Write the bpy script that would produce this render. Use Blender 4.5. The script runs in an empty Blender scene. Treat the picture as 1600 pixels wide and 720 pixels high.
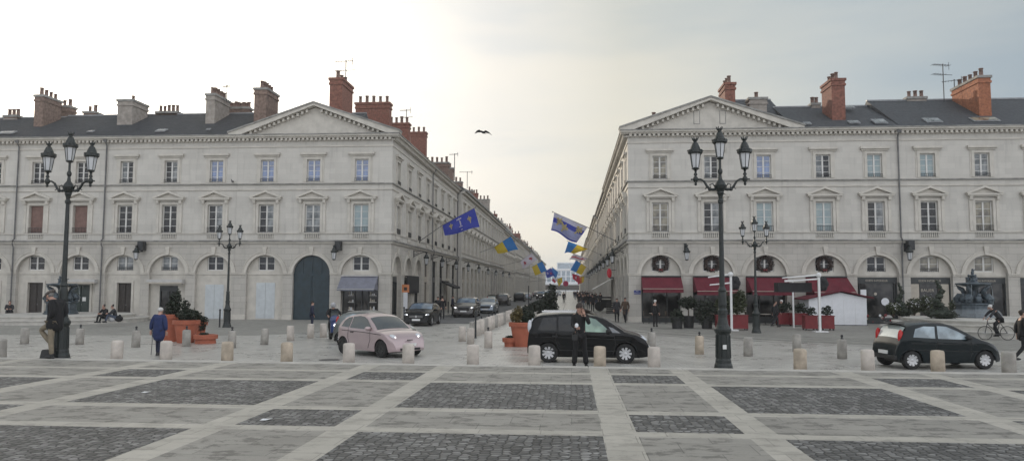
import bpy, bmesh, math, random
from mathutils import Matrix, Vector, noise
random.seed(7)
C = bpy.context.scene.collection
PI = math.pi
R = math.radians
# ------------------------------------------------------------------ camera model (measured from the photograph)
FPX, EYE, YAW, PIT, ROLL = 1180.0, 2.1, R(4.5), math.atan(88/1180), R(0.2)
_f = Vector((-math.sin(YAW)*math.cos(PIT), math.cos(YAW)*math.cos(PIT), math.sin(PIT)))
_r0 = Vector((math.cos(YAW), math.sin(YAW), 0)); _u0 = _r0.cross(_f)
_r = _r0*math.cos(ROLL)+_u0*math.sin(ROLL); _u = _u0*math.cos(ROLL)-_r0*math.sin(ROLL)
def ray(px, py): return _f + _r*((px-800)/FPX) - _u*((py-360)/FPX)
def at(px, py, Y):
    d = ray(px, py); t = Y/d.y
    return Vector((d.x*t, Y, EYE+d.z*t))
def gp(px, py, z=-.4):
    d = ray(px, py); t = (z-EYE)/d.z
    return Vector((d.x*t, d.y*t, z))
def kerbY(x): return 20.75-0.035*(x+9)
def gz(x, y):
    k = kerbY(x)
    if y < k: return 0.0
    if y < k+3.4: return -.06-.34*(y-k)/3.4
    return -.4
# ------------------------------------------------------------------ mesh builder
class MB:
    def __init__(s, M=None): s.v=[]; s.f=[]; s.m=[]; s.M=M or Matrix()
    def add(s, vs, fs, mi=0):
        o=len(s.v)
        s.v += [tuple(s.M@Vector(p)) for p in vs]
        s.f += [tuple(i+o for i in f) for f in fs]
        s.m += [mi]*len(fs)
    def quad(s,a,b,c,d,mi=0): s.add([a,b,c,d],[(0,1,2,3)],mi)
    def box(s,x0,x1,y0,y1,z0,z1,mi=0):
        s.add([(x0,y0,z0),(x1,y0,z0),(x1,y1,z0),(x0,y1,z0),(x0,y0,z1),(x1,y0,z1),(x1,y1,z1),(x0,y1,z1)],
              [(0,3,2,1),(4,5,6,7),(0,1,5,4),(1,2,6,5),(2,3,7,6),(3,0,4,7)],mi)
    def taper(s,c,w0,d0,w1,d1,z0,z1,mi=0):
        x,y=c
        s.add([(x-w0,y-d0,z0),(x+w0,y-d0,z0),(x+w0,y+d0,z0),(x-w0,y+d0,z0),(x-w1,y-d1,z1),(x+w1,y-d1,z1),(x+w1,y+d1,z1),(x-w1,y+d1,z1)],
              [(0,3,2,1),(4,5,6,7),(0,1,5,4),(1,2,6,5),(2,3,7,6),(3,0,4,7)],mi)
    def prism(s,poly,y0,y1,mi=0):           # poly in (x,z), extruded along y
        n=len(poly)
        vs=[(x,y0,z) for x,z in poly]+[(x,y1,z) for x,z in poly]
        s.add(vs,[tuple(range(n)),tuple(range(2*n-1,n-1,-1))]+[(i,i+n,(i+1)%n+n,(i+1)%n) for i in range(n)],mi)
    def lathe(s,prof,n=12,c=(0,0,0),mi=0,ph=0.0):
        vs=[];fs=[]
        for r,z in prof:
            for k in range(n):
                a=2*PI*k/n+ph; vs.append((c[0]+r*math.cos(a),c[1]+r*math.sin(a),c[2]+z))
        for i in range(len(prof)-1):
            for k in range(n):
                a=i*n+k;b=i*n+(k+1)%n; fs.append((a,b,b+n,a+n))
        fs.append(tuple(range(n-1,-1,-1))); fs.append(tuple((len(prof)-1)*n+k for k in range(n)))
        s.add(vs,fs,mi)
    def tube(s,pts,rads,n=6,mi=0):
        pts=[Vector(p) for p in pts]
        if not isinstance(rads,(list,tuple)): rads=[rads]*len(pts)
        vs=[];fs=[];up=Vector((0,0,1))
        for i,p in enumerate(pts):
            t=(pts[min(i+1,len(pts)-1)]-pts[max(i-1,0)]).normalized()
            a=up.cross(t)
            if a.length<.05: a=Vector((1,0,0)).cross(t)
            a.normalize(); b=t.cross(a)
            for k in range(n):
                an=2*PI*k/n; vs.append(p+(a*math.cos(an)+b*math.sin(an))*rads[i])
        for i in range(len(pts)-1):
            for k in range(n):
                q=i*n+k;w=i*n+(k+1)%n; fs.append((q,w,w+n,q+n))
        fs.append(tuple(range(n-1,-1,-1))); fs.append(tuple((len(pts)-1)*n+k for k in range(n)))
        s.add(vs,fs,mi)
    def ell(s,c,r,n=10,m=6,mi=0,rot=None):
        vs=[];fs=[];Q=rot or Matrix.Identity(3)
        for i in range(m+1):
            th=PI*i/m
            for k in range(n):
                a=2*PI*k/n
                vs.append(Vector(c)+Q@Vector((r[0]*math.sin(th)*math.cos(a),r[1]*math.sin(th)*math.sin(a),-r[2]*math.cos(th))))
        for i in range(m):
            for k in range(n):
                q=i*n+k;w=i*n+(k+1)%n; fs.append((q,w,w+n,q+n))
        s.add(vs,fs,mi)
    def mesh(s,name,mats,smooth=False):
        me=bpy.data.meshes.new(name); me.from_pydata(s.v,[],s.f)
        for m in (mats if isinstance(mats,(list,tuple)) else [mats]): me.materials.append(m)
        me.polygons.foreach_set('material_index',s.m)
        if smooth: me.polygons.foreach_set('use_smooth',[True]*len(s.f))
        me.update(); return me
    def build(s,name,mats,parent=None,smooth=False,M=None):
        return place(s.mesh(name,mats,smooth),name,parent,M)
def place(me,name,parent=None,M=None):
    o=bpy.data.objects.new(name,me); C.objects.link(o)
    if parent: o.parent=parent
    if M is not None: o.matrix_local=M
    return o
def tag(o,label=None,cat=None,group=None,kind=None):
    if label: o['label']=label
    if cat: o['category']=cat
    if group: o['group']=group
    if kind: o['kind']=kind
    return o
def empty(name,loc=(0,0,0),rz=0,label=None,cat=None,group=None,s=1):
    o=bpy.data.objects.new(name,None); C.objects.link(o); o.location=loc; o.rotation_euler=(0,0,rz); o.scale=(s,s,s)
    o.empty_display_size=.2
    return tag(o,label,cat,group)
def copy_tree(o,parent=None):
    c=o.copy(); C.objects.link(c)
    if parent: c.parent=parent
    for ch in list(o.children): copy_tree(ch,c)
    return c
def T(x=0,y=0,z=0): return Matrix.Translation((x,y,z))
def RZ(a): return Matrix.Rotation(a,4,'Z')
# ------------------------------------------------------------------ materials
def lin(c):
    return tuple((x/12.92 if x<=.04045 else ((x+.055)/1.055)**2.4) for x in c)
def mat(name,col,rough=.7,metal=0,var=.12,scale=3.0,bump=0,bscale=20,spec=None,coat=0,emit=None,estr=0,trans=0,col2=None,lo=.35,hi=.65,ior=None,detail=5,coord='Object'):
    m=bpy.data.materials.new(name); m.use_nodes=True; nt=m.node_tree; N=nt.nodes; L=nt.links
    b=N['Principled BSDF']; b.inputs['Roughness'].default_value=rough; b.inputs['Metallic'].default_value=metal
    if spec is not None: b.inputs['Specular IOR Level'].default_value=spec
    if ior: b.inputs['IOR'].default_value=ior
    b.inputs['Coat Weight'].default_value=coat; b.inputs['Coat Roughness'].default_value=.05
    if trans: b.inputs['Transmission Weight'].default_value=trans
    if emit: b.inputs['Emission Color'].default_value=(*emit,1); b.inputs['Emission Strength'].default_value=estr
    tc=N.new('ShaderNodeTexCoord'); nz=N.new('ShaderNodeTexNoise'); nz.inputs['Scale'].default_value=scale; nz.inputs['Detail'].default_value=detail
    L.new(tc.outputs[coord],nz.inputs['Vector'])
    cr=N.new('ShaderNodeValToRGB'); c2=col2 or tuple(min(1,x*(1-var)) for x in col); c1=col if col2 else tuple(min(1,x*(1+var)) for x in col)
    cr.color_ramp.elements[0].position=lo; cr.color_ramp.elements[1].position=hi
    cr.color_ramp.elements[0].color=(*c2,1); cr.color_ramp.elements[1].color=(*c1,1)
    L.new(nz.outputs['Fac'],cr.inputs['Fac']); L.new(cr.outputs['Color'],b.inputs['Base Color'])
    if bump:
        n2=N.new('ShaderNodeTexNoise'); n2.inputs['Scale'].default_value=bscale; n2.inputs['Detail'].default_value=3
        L.new(tc.outputs[coord],n2.inputs['Vector'])
        bp=N.new('ShaderNodeBump'); bp.inputs['Strength'].default_value=bump; bp.inputs['Distance'].default_value=.02
        L.new(n2.outputs['Fac'],bp.inputs['Height']); L.new(bp.outputs['Normal'],b.inputs['Normal'])
    m['_']=0
    return m
def mixrgb(N,L,typ,fac,a,b):
    x=N.new('ShaderNodeMix'); x.data_type='RGBA'; x.blend_type=typ
    for i,v in ((0,fac),(6,a),(7,b)):
        if hasattr(v,'is_linked'): L.new(v,x.inputs[i])
        elif isinstance(v,(int,float)): x.inputs[i].default_value=v
        else: x.inputs[i].default_value=(*v,1)
    return x.outputs[2]
def ramp(N,L,fac,stops):
    cr=N.new('ShaderNodeValToRGB'); e=cr.color_ramp.elements
    e[0].position=stops[0][0]; e[0].color=(*stops[0][1],1); e[1].position=stops[-1][0]; e[1].color=(*stops[-1][1],1)
    for p,c in stops[1:-1]:
        q=e.new(p); q.color=(*c,1)
    L.new(fac,cr.inputs['Fac']); return cr.outputs['Color']
def g3(v): return (v,v,v)
def stone_wall(name,base,joint=.72,bw=.95,rh=.42,rustic=.25):
    """ashlar limestone: courses, block-to-block tone, weather stains"""
    m=bpy.data.materials.new(name); m.use_nodes=True; nt=m.node_tree; N=nt.nodes; L=nt.links; b=N['Principled BSDF']
    b.inputs['Roughness'].default_value=.85
    tc=N.new('ShaderNodeTexCoord'); sp=N.new('ShaderNodeSeparateXYZ'); L.new(tc.outputs['Object'],sp.inputs[0])
    ad=N.new('ShaderNodeMath'); L.new(sp.outputs[0],ad.inputs[0]); L.new(sp.outputs[1],ad.inputs[1])
    cb=N.new('ShaderNodeCombineXYZ'); L.new(ad.outputs[0],cb.inputs[0]); L.new(sp.outputs[2],cb.inputs[1])
    br=N.new('ShaderNodeTexBrick'); L.new(cb.outputs[0],br.inputs['Vector']); br.inputs['Scale'].default_value=1
    br.inputs['Brick Width'].default_value=bw; br.inputs['Row Height'].default_value=rh; br.inputs['Mortar Size'].default_value=.012; br.inputs['Mortar Smooth'].default_value=.6
    br.inputs['Color1'].default_value=(*g3(.93),1); br.inputs['Color2'].default_value=(*g3(1.04),1); br.inputs['Mortar'].default_value=(*g3(joint),1)
    n1=N.new('ShaderNodeTexNoise'); n1.inputs['Scale'].default_value=.5; n1.inputs['Detail'].default_value=8; n1.inputs['Roughness'].default_value=.65; L.new(tc.outputs['Object'],n1.inputs['Vector'])
    c=ramp(N,L,n1.outputs['Fac'],[(.30,tuple(x*.90 for x in base)),(.5,base),(.72,tuple(min(1,x*1.06) for x in base))])
    # vertical rain streaks
    mp=N.new('ShaderNodeMapping'); mp.inputs['Scale'].default_value=(2.2,2.2,.18); L.new(tc.outputs['Object'],mp.inputs['Vector'])
    n2=N.new('ShaderNodeTexNoise'); n2.inputs['Scale'].default_value=1.6; n2.inputs['Detail'].default_value=6; L.new(mp.outputs[0],n2.inputs['Vector'])
    st=ramp(N,L,n2.outputs['Fac'],[(.30,g3(.84)),(.45,g3(1)),(1,g3(1))])
    c=mixrgb(N,L,'MULTIPLY',.8,c,st); c=mixrgb(N,L,'MULTIPLY',1.0,c,br.outputs['Color'])
    L.new(c,b.inputs['Base Color'])
    n3=N.new('ShaderNodeTexNoise'); n3.inputs['Scale'].default_value=14; n3.inputs['Detail'].default_value=4; L.new(tc.outputs['Object'],n3.inputs['Vector'])
    ma=N.new('ShaderNodeMath'); ma.operation='SUBTRACT'; L.new(n3.outputs['Fac'],ma.inputs[0]); L.new(br.outputs['Fac'],ma.inputs[1])
    bp=N.new('ShaderNodeBump'); bp.inputs['Strength'].default_value=rustic; bp.inputs['Distance'].default_value=.02; L.new(ma.outputs[0],bp.inputs['Height']); L.new(bp.outputs[0],b.inputs['Normal'])
    return m
def paving(name,base,bw,rh,mort,joint,tone=.18,stain=.0,rough=.75,bump=.3,rot=0,wet=0,off=.5,squash=1,warp=0,spec=.3):
    m=bpy.data.materials.new(name); m.use_nodes=True; nt=m.node_tree; N=nt.nodes; L=nt.links; b=N['Principled BSDF']
    tc=N.new('ShaderNodeTexCoord'); mp=N.new('ShaderNodeMapping'); mp.inputs['Rotation'].default_value=(0,0,rot); L.new(tc.outputs['Object'],mp.inputs['Vector'])
    vec=mp.outputs[0]
    if warp:
        nw=N.new('ShaderNodeTexNoise'); nw.inputs['Scale'].default_value=3.5; L.new(vec,nw.inputs['Vector'])
        vm=N.new('ShaderNodeVectorMath'); vm.operation='SCALE'; L.new(nw.outputs['Color'],vm.inputs[0]); vm.inputs['Scale'].default_value=warp
        va=N.new('ShaderNodeVectorMath'); L.new(vec,va.inputs[0]); L.new(vm.outputs[0],va.inputs[1]); vec=va.outputs[0]
    br=N.new('ShaderNodeTexBrick'); L.new(vec,br.inputs['Vector']); br.inputs['Scale'].default_value=1; br.offset=off
    br.inputs['Brick Width'].default_value=bw; br.inputs['Row Height'].default_value=rh; br.inputs['Mortar Size'].default_value=mort; br.inputs['Mortar Smooth'].default_value=.35; br.inputs['Bias'].default_value=0
    br.inputs['Color1'].default_value=(*tuple(x*(1-tone) for x in base),1); br.inputs['Color2'].default_value=(*tuple(x*(1+tone) for x in base),1)
    br.inputs['Mortar'].default_value=(*tuple(x*joint for x in base),1)
    n1=N.new('ShaderNodeTexNoise'); n1.inputs['Scale'].default_value=.9; n1.inputs['Detail'].default_value=9; n1.inputs['Roughness'].default_value=.7; L.new(tc.outputs['Object'],n1.inputs['Vector'])
    c=mixrgb(N,L,'MULTIPLY',1,br.outputs['Color'],ramp(N,L,n1.outputs['Fac'],[(.3,g3(.8)),(.5,g3(1)),(.75,g3(1.15))]))
    if stain:
        mps=N.new('ShaderNodeMapping'); mps.inputs['Scale'].default_value=(.9,1.5,1); L.new(tc.outputs['Object'],mps.inputs['Vector'])
        n2=N.new('ShaderNodeTexNoise'); n2.inputs['Scale'].default_value=2.2; n2.inputs['Detail'].default_value=11; n2.inputs['Roughness'].default_value=.74; L.new(mps.outputs[0],n2.inputs['Vector'])
        c=mixrgb(N,L,'MULTIPLY',stain,c,ramp(N,L,n2.outputs['Fac'],[(.30,g3(.36)),(.45,g3(.50)),(.468,g3(.93)),(.6,g3(1.0)),(.8,g3(1.06))]))
    L.new(c,b.inputs['Base Color'])
    b.inputs['Specular IOR Level'].default_value=spec
    rr=ramp(N,L,n1.outputs['Fac'],[(.35,g3(rough-.25*wet)),(.7,g3(rough))]); L.new(rr,b.inputs['Roughness'])
    n3=N.new('ShaderNodeTexNoise'); n3.inputs['Scale'].default_value=30; n3.inputs['Detail'].default_value=4; L.new(tc.outputs['Object'],n3.inputs['Vector'])
    ma=N.new('ShaderNodeMath'); ma.operation='MULTIPLY_ADD'; L.new(n3.outputs['Fac'],ma.inputs[0]); ma.inputs[1].default_value=.35
    iv=N.new('ShaderNodeMath'); iv.operation='SUBTRACT'; iv.inputs[0].default_value=1; L.new(br.outputs['Fac'],iv.inputs[1]); L.new(iv.outputs[0],ma.inputs[2])
    bp=N.new('ShaderNodeBump'); bp.inputs['Strength'].default_value=bump; bp.inputs['Distance'].default_value=.03; L.new(ma.outputs[0],bp.inputs['Height']); L.new(bp.outputs[0],b.inputs['Normal'])
    return m
def setts(name,base,cell=.125,joint=.2):
    m=bpy.data.materials.new(name); m.use_nodes=True; nt=m.node_tree; N=nt.nodes; L=nt.links; b=N['Principled BSDF']; b.inputs['Roughness'].default_value=.62; b.inputs['Specular IOR Level'].default_value=.35
    tc=N.new('ShaderNodeTexCoord'); mp=N.new('ShaderNodeMapping'); mp.inputs['Scale'].default_value=(1/cell,1.15/cell,1); L.new(tc.outputs['Object'],mp.inputs['Vector'])
    v=N.new('ShaderNodeTexVoronoi'); v.voronoi_dimensions='2D'; v.inputs['Scale'].default_value=1; v.inputs['Randomness'].default_value=.62; L.new(mp.outputs[0],v.inputs['Vector'])
    e=N.new('ShaderNodeTexVoronoi'); e.voronoi_dimensions='2D'; e.feature='DISTANCE_TO_EDGE'; e.inputs['Scale'].default_value=1; e.inputs['Randomness'].default_value=.62; L.new(mp.outputs[0],e.inputs['Vector'])
    sp=N.new('ShaderNodeSeparateColor'); L.new(v.outputs['Color'],sp.inputs[0])
    c=ramp(N,L,sp.outputs[0],[(0,tuple(x*.55 for x in base)),(.6,base),(1,tuple(x*1.7 for x in base))])
    ed=ramp(N,L,e.outputs['Distance'],[(.03,g3(joint)),(.13,g3(1))]); c=mixrgb(N,L,'MULTIPLY',1,c,ed)
    n1=N.new('ShaderNodeTexNoise'); n1.inputs['Scale'].default_value=.8; n1.inputs['Detail'].default_value=8; L.new(tc.outputs['Object'],n1.inputs['Vector'])
    c=mixrgb(N,L,'MULTIPLY',1,c,ramp(N,L,n1.outputs['Fac'],[(.3,g3(.75)),(.5,g3(1)),(.75,g3(1.25))])); L.new(c,b.inputs['Base Color'])
    bp=N.new('ShaderNodeBump'); bp.inputs['Strength'].default_value=.8; bp.inputs['Distance'].default_value=.03
    sm_=N.new('ShaderNodeMapRange'); L.new(e.outputs['Distance'],sm_.inputs['Value']); sm_.inputs['From Max'].default_value=.3; L.new(sm_.outputs[0],bp.inputs['Height']); L.new(bp.outputs[0],b.inputs['Normal'])
    return m
ST=(.53,.507,.462)
M={}
M['wall']=stone_wall('limestone_upper',ST,joint=.88,rustic=.12)
M['wall_low']=stone_wall('limestone_lower',(.46,.435,.392),joint=.66,bw=1.1,rh=.45,rustic=.5)
M['trim']=mat('limestone_trim',(.52,.49,.435),.8,var=.1,scale=1.7,bump=.15,bscale=18)
M['trim_dark']=mat('weathered_ledge_and_shadow_line',(.24,.235,.22),.85,var=.25,scale=2.5)
M['slate']=paving('slate',(.04,.044,.05),.28,.18,.008,.5,tone=.22,rough=.75,bump=.5)
M['slateT']=mat('slate_tiles',(.045,.05,.056),.75,var=.3,scale=5,bump=.3,bscale=12)
M['brick']=mat('chimney_brick',(.19,.078,.055),.85,var=.3,scale=6,bump=.4,bscale=25)
M['brickL']=mat('sooty_brick',(.18,.125,.10),.85,var=.3,scale=5,bump=.4,bscale=25)
M['brickO']=mat('orange_brick',(.29,.11,.055),.85,var=.28,scale=6,bump=.4,bscale=25)
M['render']=mat('grey_render',(.29,.26,.23),.9,var=.2,scale=3)
M['pot']=mat('clay_pot',(.17,.11,.09),.8,var=.3,scale=8)
M['lead']=mat('lead_flashing',(.25,.26,.27),.5,var=.15,scale=4)
M['winframe']=mat('white_paint_joinery',(.62,.61,.58),.5,var=.05,scale=5)
def glass(name,col,col2,rough=.06,ior=1.55): return mat(name,col,rough,spec=.6,col2=col2,scale=1.3,lo=.42,hi=.58,ior=ior)
M['g_dark']=glass('dark_glazing',(.03,.033,.036),(.010,.011,.013),ior=1.42)
M['g_blue']=glass('painted_sky_reflection_glazing',(.13,.21,.42),(.07,.11,.22),ior=1.9)  # blue sky reflection put into the base colour
M['g_curt']=glass('curtained_glazing',(.26,.275,.28),(.07,.08,.085))
M['g_warm']=glass('warm_glazing',(.30,.27,.20),(.10,.09,.07))
M['g_teal']=glass('pale_blind_glazing',(.30,.37,.375),(.24,.31,.33),ior=1.5)
M['g_mud']=mat('brown_shutter',(.20,.12,.10),.7,var=.15,scale=3)
M['shut']=mat('pale_shutter',(.50,.53,.54),.6,var=.06,scale=3)
M['door_dark']=mat('dark_brown_door',(.035,.028,.024),.5,var=.2,scale=4)
M['door_green']=mat('bottle_green_door',(.02,.035,.03),.45,var=.2,scale=4)
M['door_blue']=mat('petrol_blue_door',(.015,.032,.042),.45,var=.2,scale=3)
M['iron']=mat('black_iron',(.02,.022,.024),.45,var=.2,scale=9)
M['lampmetal']=mat('green_black_cast_iron',(.011,.016,.015),.38,var=.25,scale=9,bump=.15,bscale=30)
M['lampglass']=mat('lamp_glass',(.55,.56,.57),.15,var=.06,scale=4,spec=.6)
M['pipe']=mat('zinc_downpipe',(.12,.12,.12),.55,var=.2,scale=3)
M['awn_red']=mat('maroon_canvas',(.115,.012,.022),.85,var=.15,scale=2.2)
M['awn_grey']=mat('slate_blue_canvas',(.17,.175,.21),.85,var=.12,scale=3)
M['awn_black']=mat('black_canvas',(.018,.018,.02),.8,var=.15,scale=3)
M['awn_box']=mat('off_white_awning_box',(.46,.45,.43),.6,var=.08,scale=3)
M['shopdark']=mat('dark_shopfront_paint',(.03,.034,.035),.45,var=.15,scale=3)
M['shopglass']=glass('shop_glazing',(.055,.052,.048),(.012,.012,.012),ior=1.4)
M['cream']=mat('cream_panel',(.42,.38,.32),.6,var=.08,scale=3)
M['white']=mat('white_paint',(.72,.73,.75),.5,var=.04,scale=3)
M['parasol']=mat('white_aluminium',(.68,.68,.67),.4,var=.04,scale=4)
M['planter_red']=mat('red_planter',(.17,.016,.02),.55,var=.12,scale=4)
M['terracotta']=mat('terracotta',(.36,.105,.058),.75,var=.12,scale=3,bump=.15,bscale=12)
M['soil']=mat('soil',(.05,.035,.025),.95,var=.3,scale=12)
M['bollard']=mat('pale_limestone_bollard',(.52,.47,.42),.85,var=.14,scale=4,bump=.35,bscale=28,coord='Object')
M['bollard2']=mat('tawny_limestone_bollard',(.44,.37,.29),.85,var=.22,scale=4,bump=.35,bscale=28)
M['bollard3']=mat('grey_limestone_bollard',(.34,.32,.29),.88,var=.2,scale=4,bump=.35,bscale=28)
M['rail']=mat('tram_rail_steel',(.10,.10,.10),.35,metal=.6,var=.2,scale=5)
M['leaf']=mat('dark_foliage',(.018,.026,.014),.6,var=.35,scale=7)
M['leaf2']=mat('olive_foliage',(.045,.055,.022),.6,var=.35,scale=7)
M['leafy']=mat('autumn_foliage',(.11,.085,.03),.6,var=.3,scale=7)
M['bark']=mat('bark',(.07,.05,.035),.9,var=.25,scale=9)
M['bronze']=mat('bronze_green',(.075,.095,.11),.5,metal=.25,var=.35,scale=5,bump=.3,bscale=14)
M['steps']=mat('fountain_stone',(.46,.44,.40),.85,var=.14,scale=2,bump=.2,bscale=14)
M['water']=mat('spray_water',(.5,.55,.57),.2,var=.1,scale=6)
M['skin']=mat('skin',(.42,.25,.19),.55,var=.06,scale=9)
M['tyre']=mat('tyre_rubber',(.018,.018,.018),.85,var=.15,scale=12)
M['rim']=mat('alloy_silver',(.55,.55,.56),.3,metal=.6,var=.05,scale=6)
M['rimdark']=mat('dark_alloy',(.03,.03,.03),.35,metal=.4,var=.1,scale=6)
M['carglass']=mat('car_glass',(.025,.03,.035),.04,var=.3,scale=1.5,spec=.8,ior=1.9)
M['plastic']=mat('black_plastic',(.02,.02,.02),.6,var=.15,scale=8)
M['chrome']=mat('chrome_trim',(.7,.7,.7),.15,metal=1,var=.03,scale=5)
M['lamp_on']=mat('lit_headlamp',(.9,.9,.95),.3,emit=(1,.97,.95),estr=3,var=.02)
M['lens']=mat('headlamp_lens',(.55,.57,.6),.08,var=.1,scale=9,spec=.8)
M['red_lens']=mat('red_tail_lens',(.45,.01,.01),.15,var=.1,scale=6)
M['plate']=mat('number_plate',(.7,.7,.68),.5,var=.04,scale=3)
def paint(name,col,metal=.3,rough=.3,coat=1): return mat(name,col,rough,metal=metal,coat=coat,var=.03,scale=2)
def cloth(name,col,var=.15,rough=.9): return mat(name,col,rough,var=var,scale=8)
# ------------------------------------------------------------------ ground
def band(x0,x1,n):
    return [x0+(x1-x0)*i/n for i in range(n+1)]
M['cobble']=setts('dark_granite_setts',(.165,.162,.155))
M['slab']=paving('grey_flagstones',(.30,.285,.255),.95,.62,.008,.6,tone=.06,stain=.85,rough=.7,bump=.15,wet=.4)
M['bandst']=paving('pale_band_stones',(.43,.405,.355),.9,.5,.008,.62,tone=.07,stain=.4,rough=.65,bump=.12,wet=.4)
M['streetpave']=paving('street_setts_pale',(.44,.425,.39),.26,.16,.012,.62,tone=.14,rough=.42,bump=.3,wet=.7,warp=.04,spec=.5)
M['pavement']=paving('grey_pavement_setts',(.27,.26,.235),.3,.2,.010,.7,tone=.12,rough=.7,bump=.3,wet=.3)
M['asphalt']=mat('asphalt',(.105,.105,.105),.8,var=.12,scale=1.2,bump=.4,bscale=60,detail=9)
xs=[]; P=6.05
for k in range(-6,6):
    b=.44+k*P; xs += [(b,b+.5,'b'),(b+.5,b+2.05,'n'),(b+2.05,b+2.52,'b'),(b+2.52,b+P,'w')]
ys=[]; Q=5.67
for k in range(-4,3):
    b=10.95+k*Q; ys += [(b,b+.36,'b'),(b+.36,b+1.87,'n'),(b+1.87,b+2.23,'b'),(b+2.23,b+Q,'w')]
mb=MB()
for x0,x1,a in xs:
    for y0,y1,c in ys:
        ka,kb=kerbY(x0)-.47,kerbY(x1)-.47
        if y0>=min(ka,kb): continue
        mi=2 if 'b' in (a,c) and y0<18.6 else (0 if a==c and y0<18.6 else 1)
        if y0>18.6 and a=='b': mi=2
        mb.quad((x0,y0,0),(x1,y0,0),(x1,min(y1,kb),0),(x0,min(y1,ka),0),mi)
tag(mb.build('plaza_paving',[M['cobble'],M['slab'],M['bandst']]),kind='structure')
mb=MB(); X0,X1=xs[0][0],xs[-1][1]
n=60
for i in range(n):
    a=X0+(X1-X0)*i/n; b=X0+(X1-X0)*(i+1)/n
    ya,yb=kerbY(a),kerbY(b); g=.006
    mb.add([(a+g,ya-.42,-.1),(b-g,yb-.42,-.1),(b-g,yb,-.1),(a+g,ya,-.1),(a+g,ya-.42,.004),(b-g,yb-.42,.004),(b-g,yb,.004),(a+g,ya,.004)],
              [(4,5,6,7),(2,3,7,6),(0,1,5,4),(1,2,6,5),(3,0,4,7)])
tag(mb.build('kerb',[mat('kerb_stone',(.46,.44,.40),.7,var=.12,scale=2)]),kind='structure')
mb=MB()
cols=[-165,-110,-60]+[X0+(X1-X0)*i/24 for i in range(25)]+[60,110,165]
for i in range(len(cols)-1):
    a,b=cols[i],cols[i+1]
    inner=a>=X0-.01 and b<=X1+.01
    ka,kb=(kerbY(a),kerbY(b)) if inner else (20.75,20.75)
    if inner:
        mb.quad((a,ka,-.06),(b,kb,-.06),(b,kb+3.4,-.4),(a,ka+3.4,-.4))
        mb.quad((a,ka+3.4,-.4),(b,kb+3.4,-.4),(b,60,-.4),(a,60,-.4))
    else:
        mb.quad((a,-35,-.06),(b,-35,-.06),(b,20,-.06),(a,20,-.06)); mb.quad((a,20,-.06),(b,20,-.06),(b,26,-.4),(a,26,-.4)); mb.quad((a,26,-.4),(b,26,-.4),(b,60,-.4),(a,60,-.4))
mb.quad((-165,60,-.4),(165,60,-.4),(165,600,-.4),(-165,600,-.4))
mb.quad((X0,-35,-.12),(X1,-35,-.12),(X1,-9,-.12),(X0,-9,-.12))
tag(mb.build('ground',[M['streetpave']]),kind='structure')
mb=MB(); mb.quad((X0,kerbY(X0)-.60,-.03),(X1,kerbY(X1)-.60,-.03),(X1,kerbY(X1)-.40,-.03),(X0,kerbY(X0)-.40,-.03)); tag(mb.build('drain_channel',[M['rail']]),kind='structure')  # dark sheet added under the open joint to draw the kerb's dark line
def sheet(name,poly,z,m):
    mb=MB(); mb.add([(x,y,z) for x,y in poly],[tuple(range(len(poly)))]); return tag(mb.build(name,[m]),kind='structure')
sheet('road',[(-10.9,51),(-5.7,51),(-5.6,420),(-10.9,420)],-.394,M['asphalt'])
sheet('pavement',[(-80,36.2),(-30,36.2),(-16,37.5),(-11.4,44),(-10.9,51),(-10.9,420),(-13.2,420),(-13.2,55.3),(-80,55.3)],-.395,M['pavement'])
sheet('tram_road',[(3.2,55.3),(1.5,47),(5,40.5),(12,35.2),(20,31),(34,26.5),(70,22),(70,55.3)],-.396,M['pavement'])
def rails():
    mb=MB(); ctr=[(-1.6,120),(-1.6,70),(-1.2,58),(.6,48),(4.0,41.8),(9.5,36.8),(16,33),(24,29.8),(34,27),(60,23)]
    pts=[]
    for i in range(len(ctr)-1):
        p0=Vector(ctr[max(i-1,0)]);p1=Vector(ctr[i]);p2=Vector(ctr[i+1]);p3=Vector(ctr[min(i+2,len(ctr)-1)])
        for k in range(8):
            t=k/8; pts.append(.5*((2*p1)+(p2-p0)*t+(2*p0-5*p1+4*p2-p3)*t*t+(3*p1-p0-3*p2+p3)*t**3))
    for off in (-.72,.72,2.5,3.94):
        for i in range(len(pts)-1):
            q=[]
            for j in (i,i+1):
                t=(pts[min(j+1,len(pts)-1)]-pts[max(j-1,0)]).normalized(); nrm=Vector((-t.y,t.x))
                q.append((pts[j]+nrm*(off-.05),pts[j]+nrm*(off+.05)))
            mb.quad((*q[0][0],-.388),(*q[0][1],-.388),(*q[1][1],-.388),(*q[1][0],-.388))
    tag(mb.build('tram_rails',[M['rail']]),kind='structure')
rails()
mb=MB()
for (x0,y0,x1,y1) in ((-11.05,51,-10.9,420),(-5.7,51,-5.5,420)): mb.box(x0,x1,y0,y1,-.41,-.3)
tag(mb.build('road_kerb',[M['steps']]),kind='structure')
def manhole(x,y,label):
    mb=MB(); z=gz(x,y)+.004; mb.lathe([(.36,0),(.36,.006)],20,(x,y,z)); mb.lathe([(.29,.006),(.29,.009)],20,(x,y,z))
    tag(mb.build('manhole_cover',[M['rail']]),label,'manhole cover')
for px_,py_,t_ in ((229,613,'white paper scrap lying on the large sett panel to the left'),(416,656,'white paper scrap lying on the narrow sett panel')):
    q_=gp(px_,py_,0); mb=MB(); mb.add([(-.09,-.05,.006),(.02,-.07,.012),(.10,.02,.03),(.0,.08,.012),(-.07,.04,.02)],[(0,1,2,3,4)]); o_=mb.build('paper_scrap',M['white']); o_.location=(q_.x,q_.y,0); tag(o_,t_,'litter')
p=gp(515,555,-.25); manhole(p.x,p.y,'dark round manhole cover on the paving left of the pink car')
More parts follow.
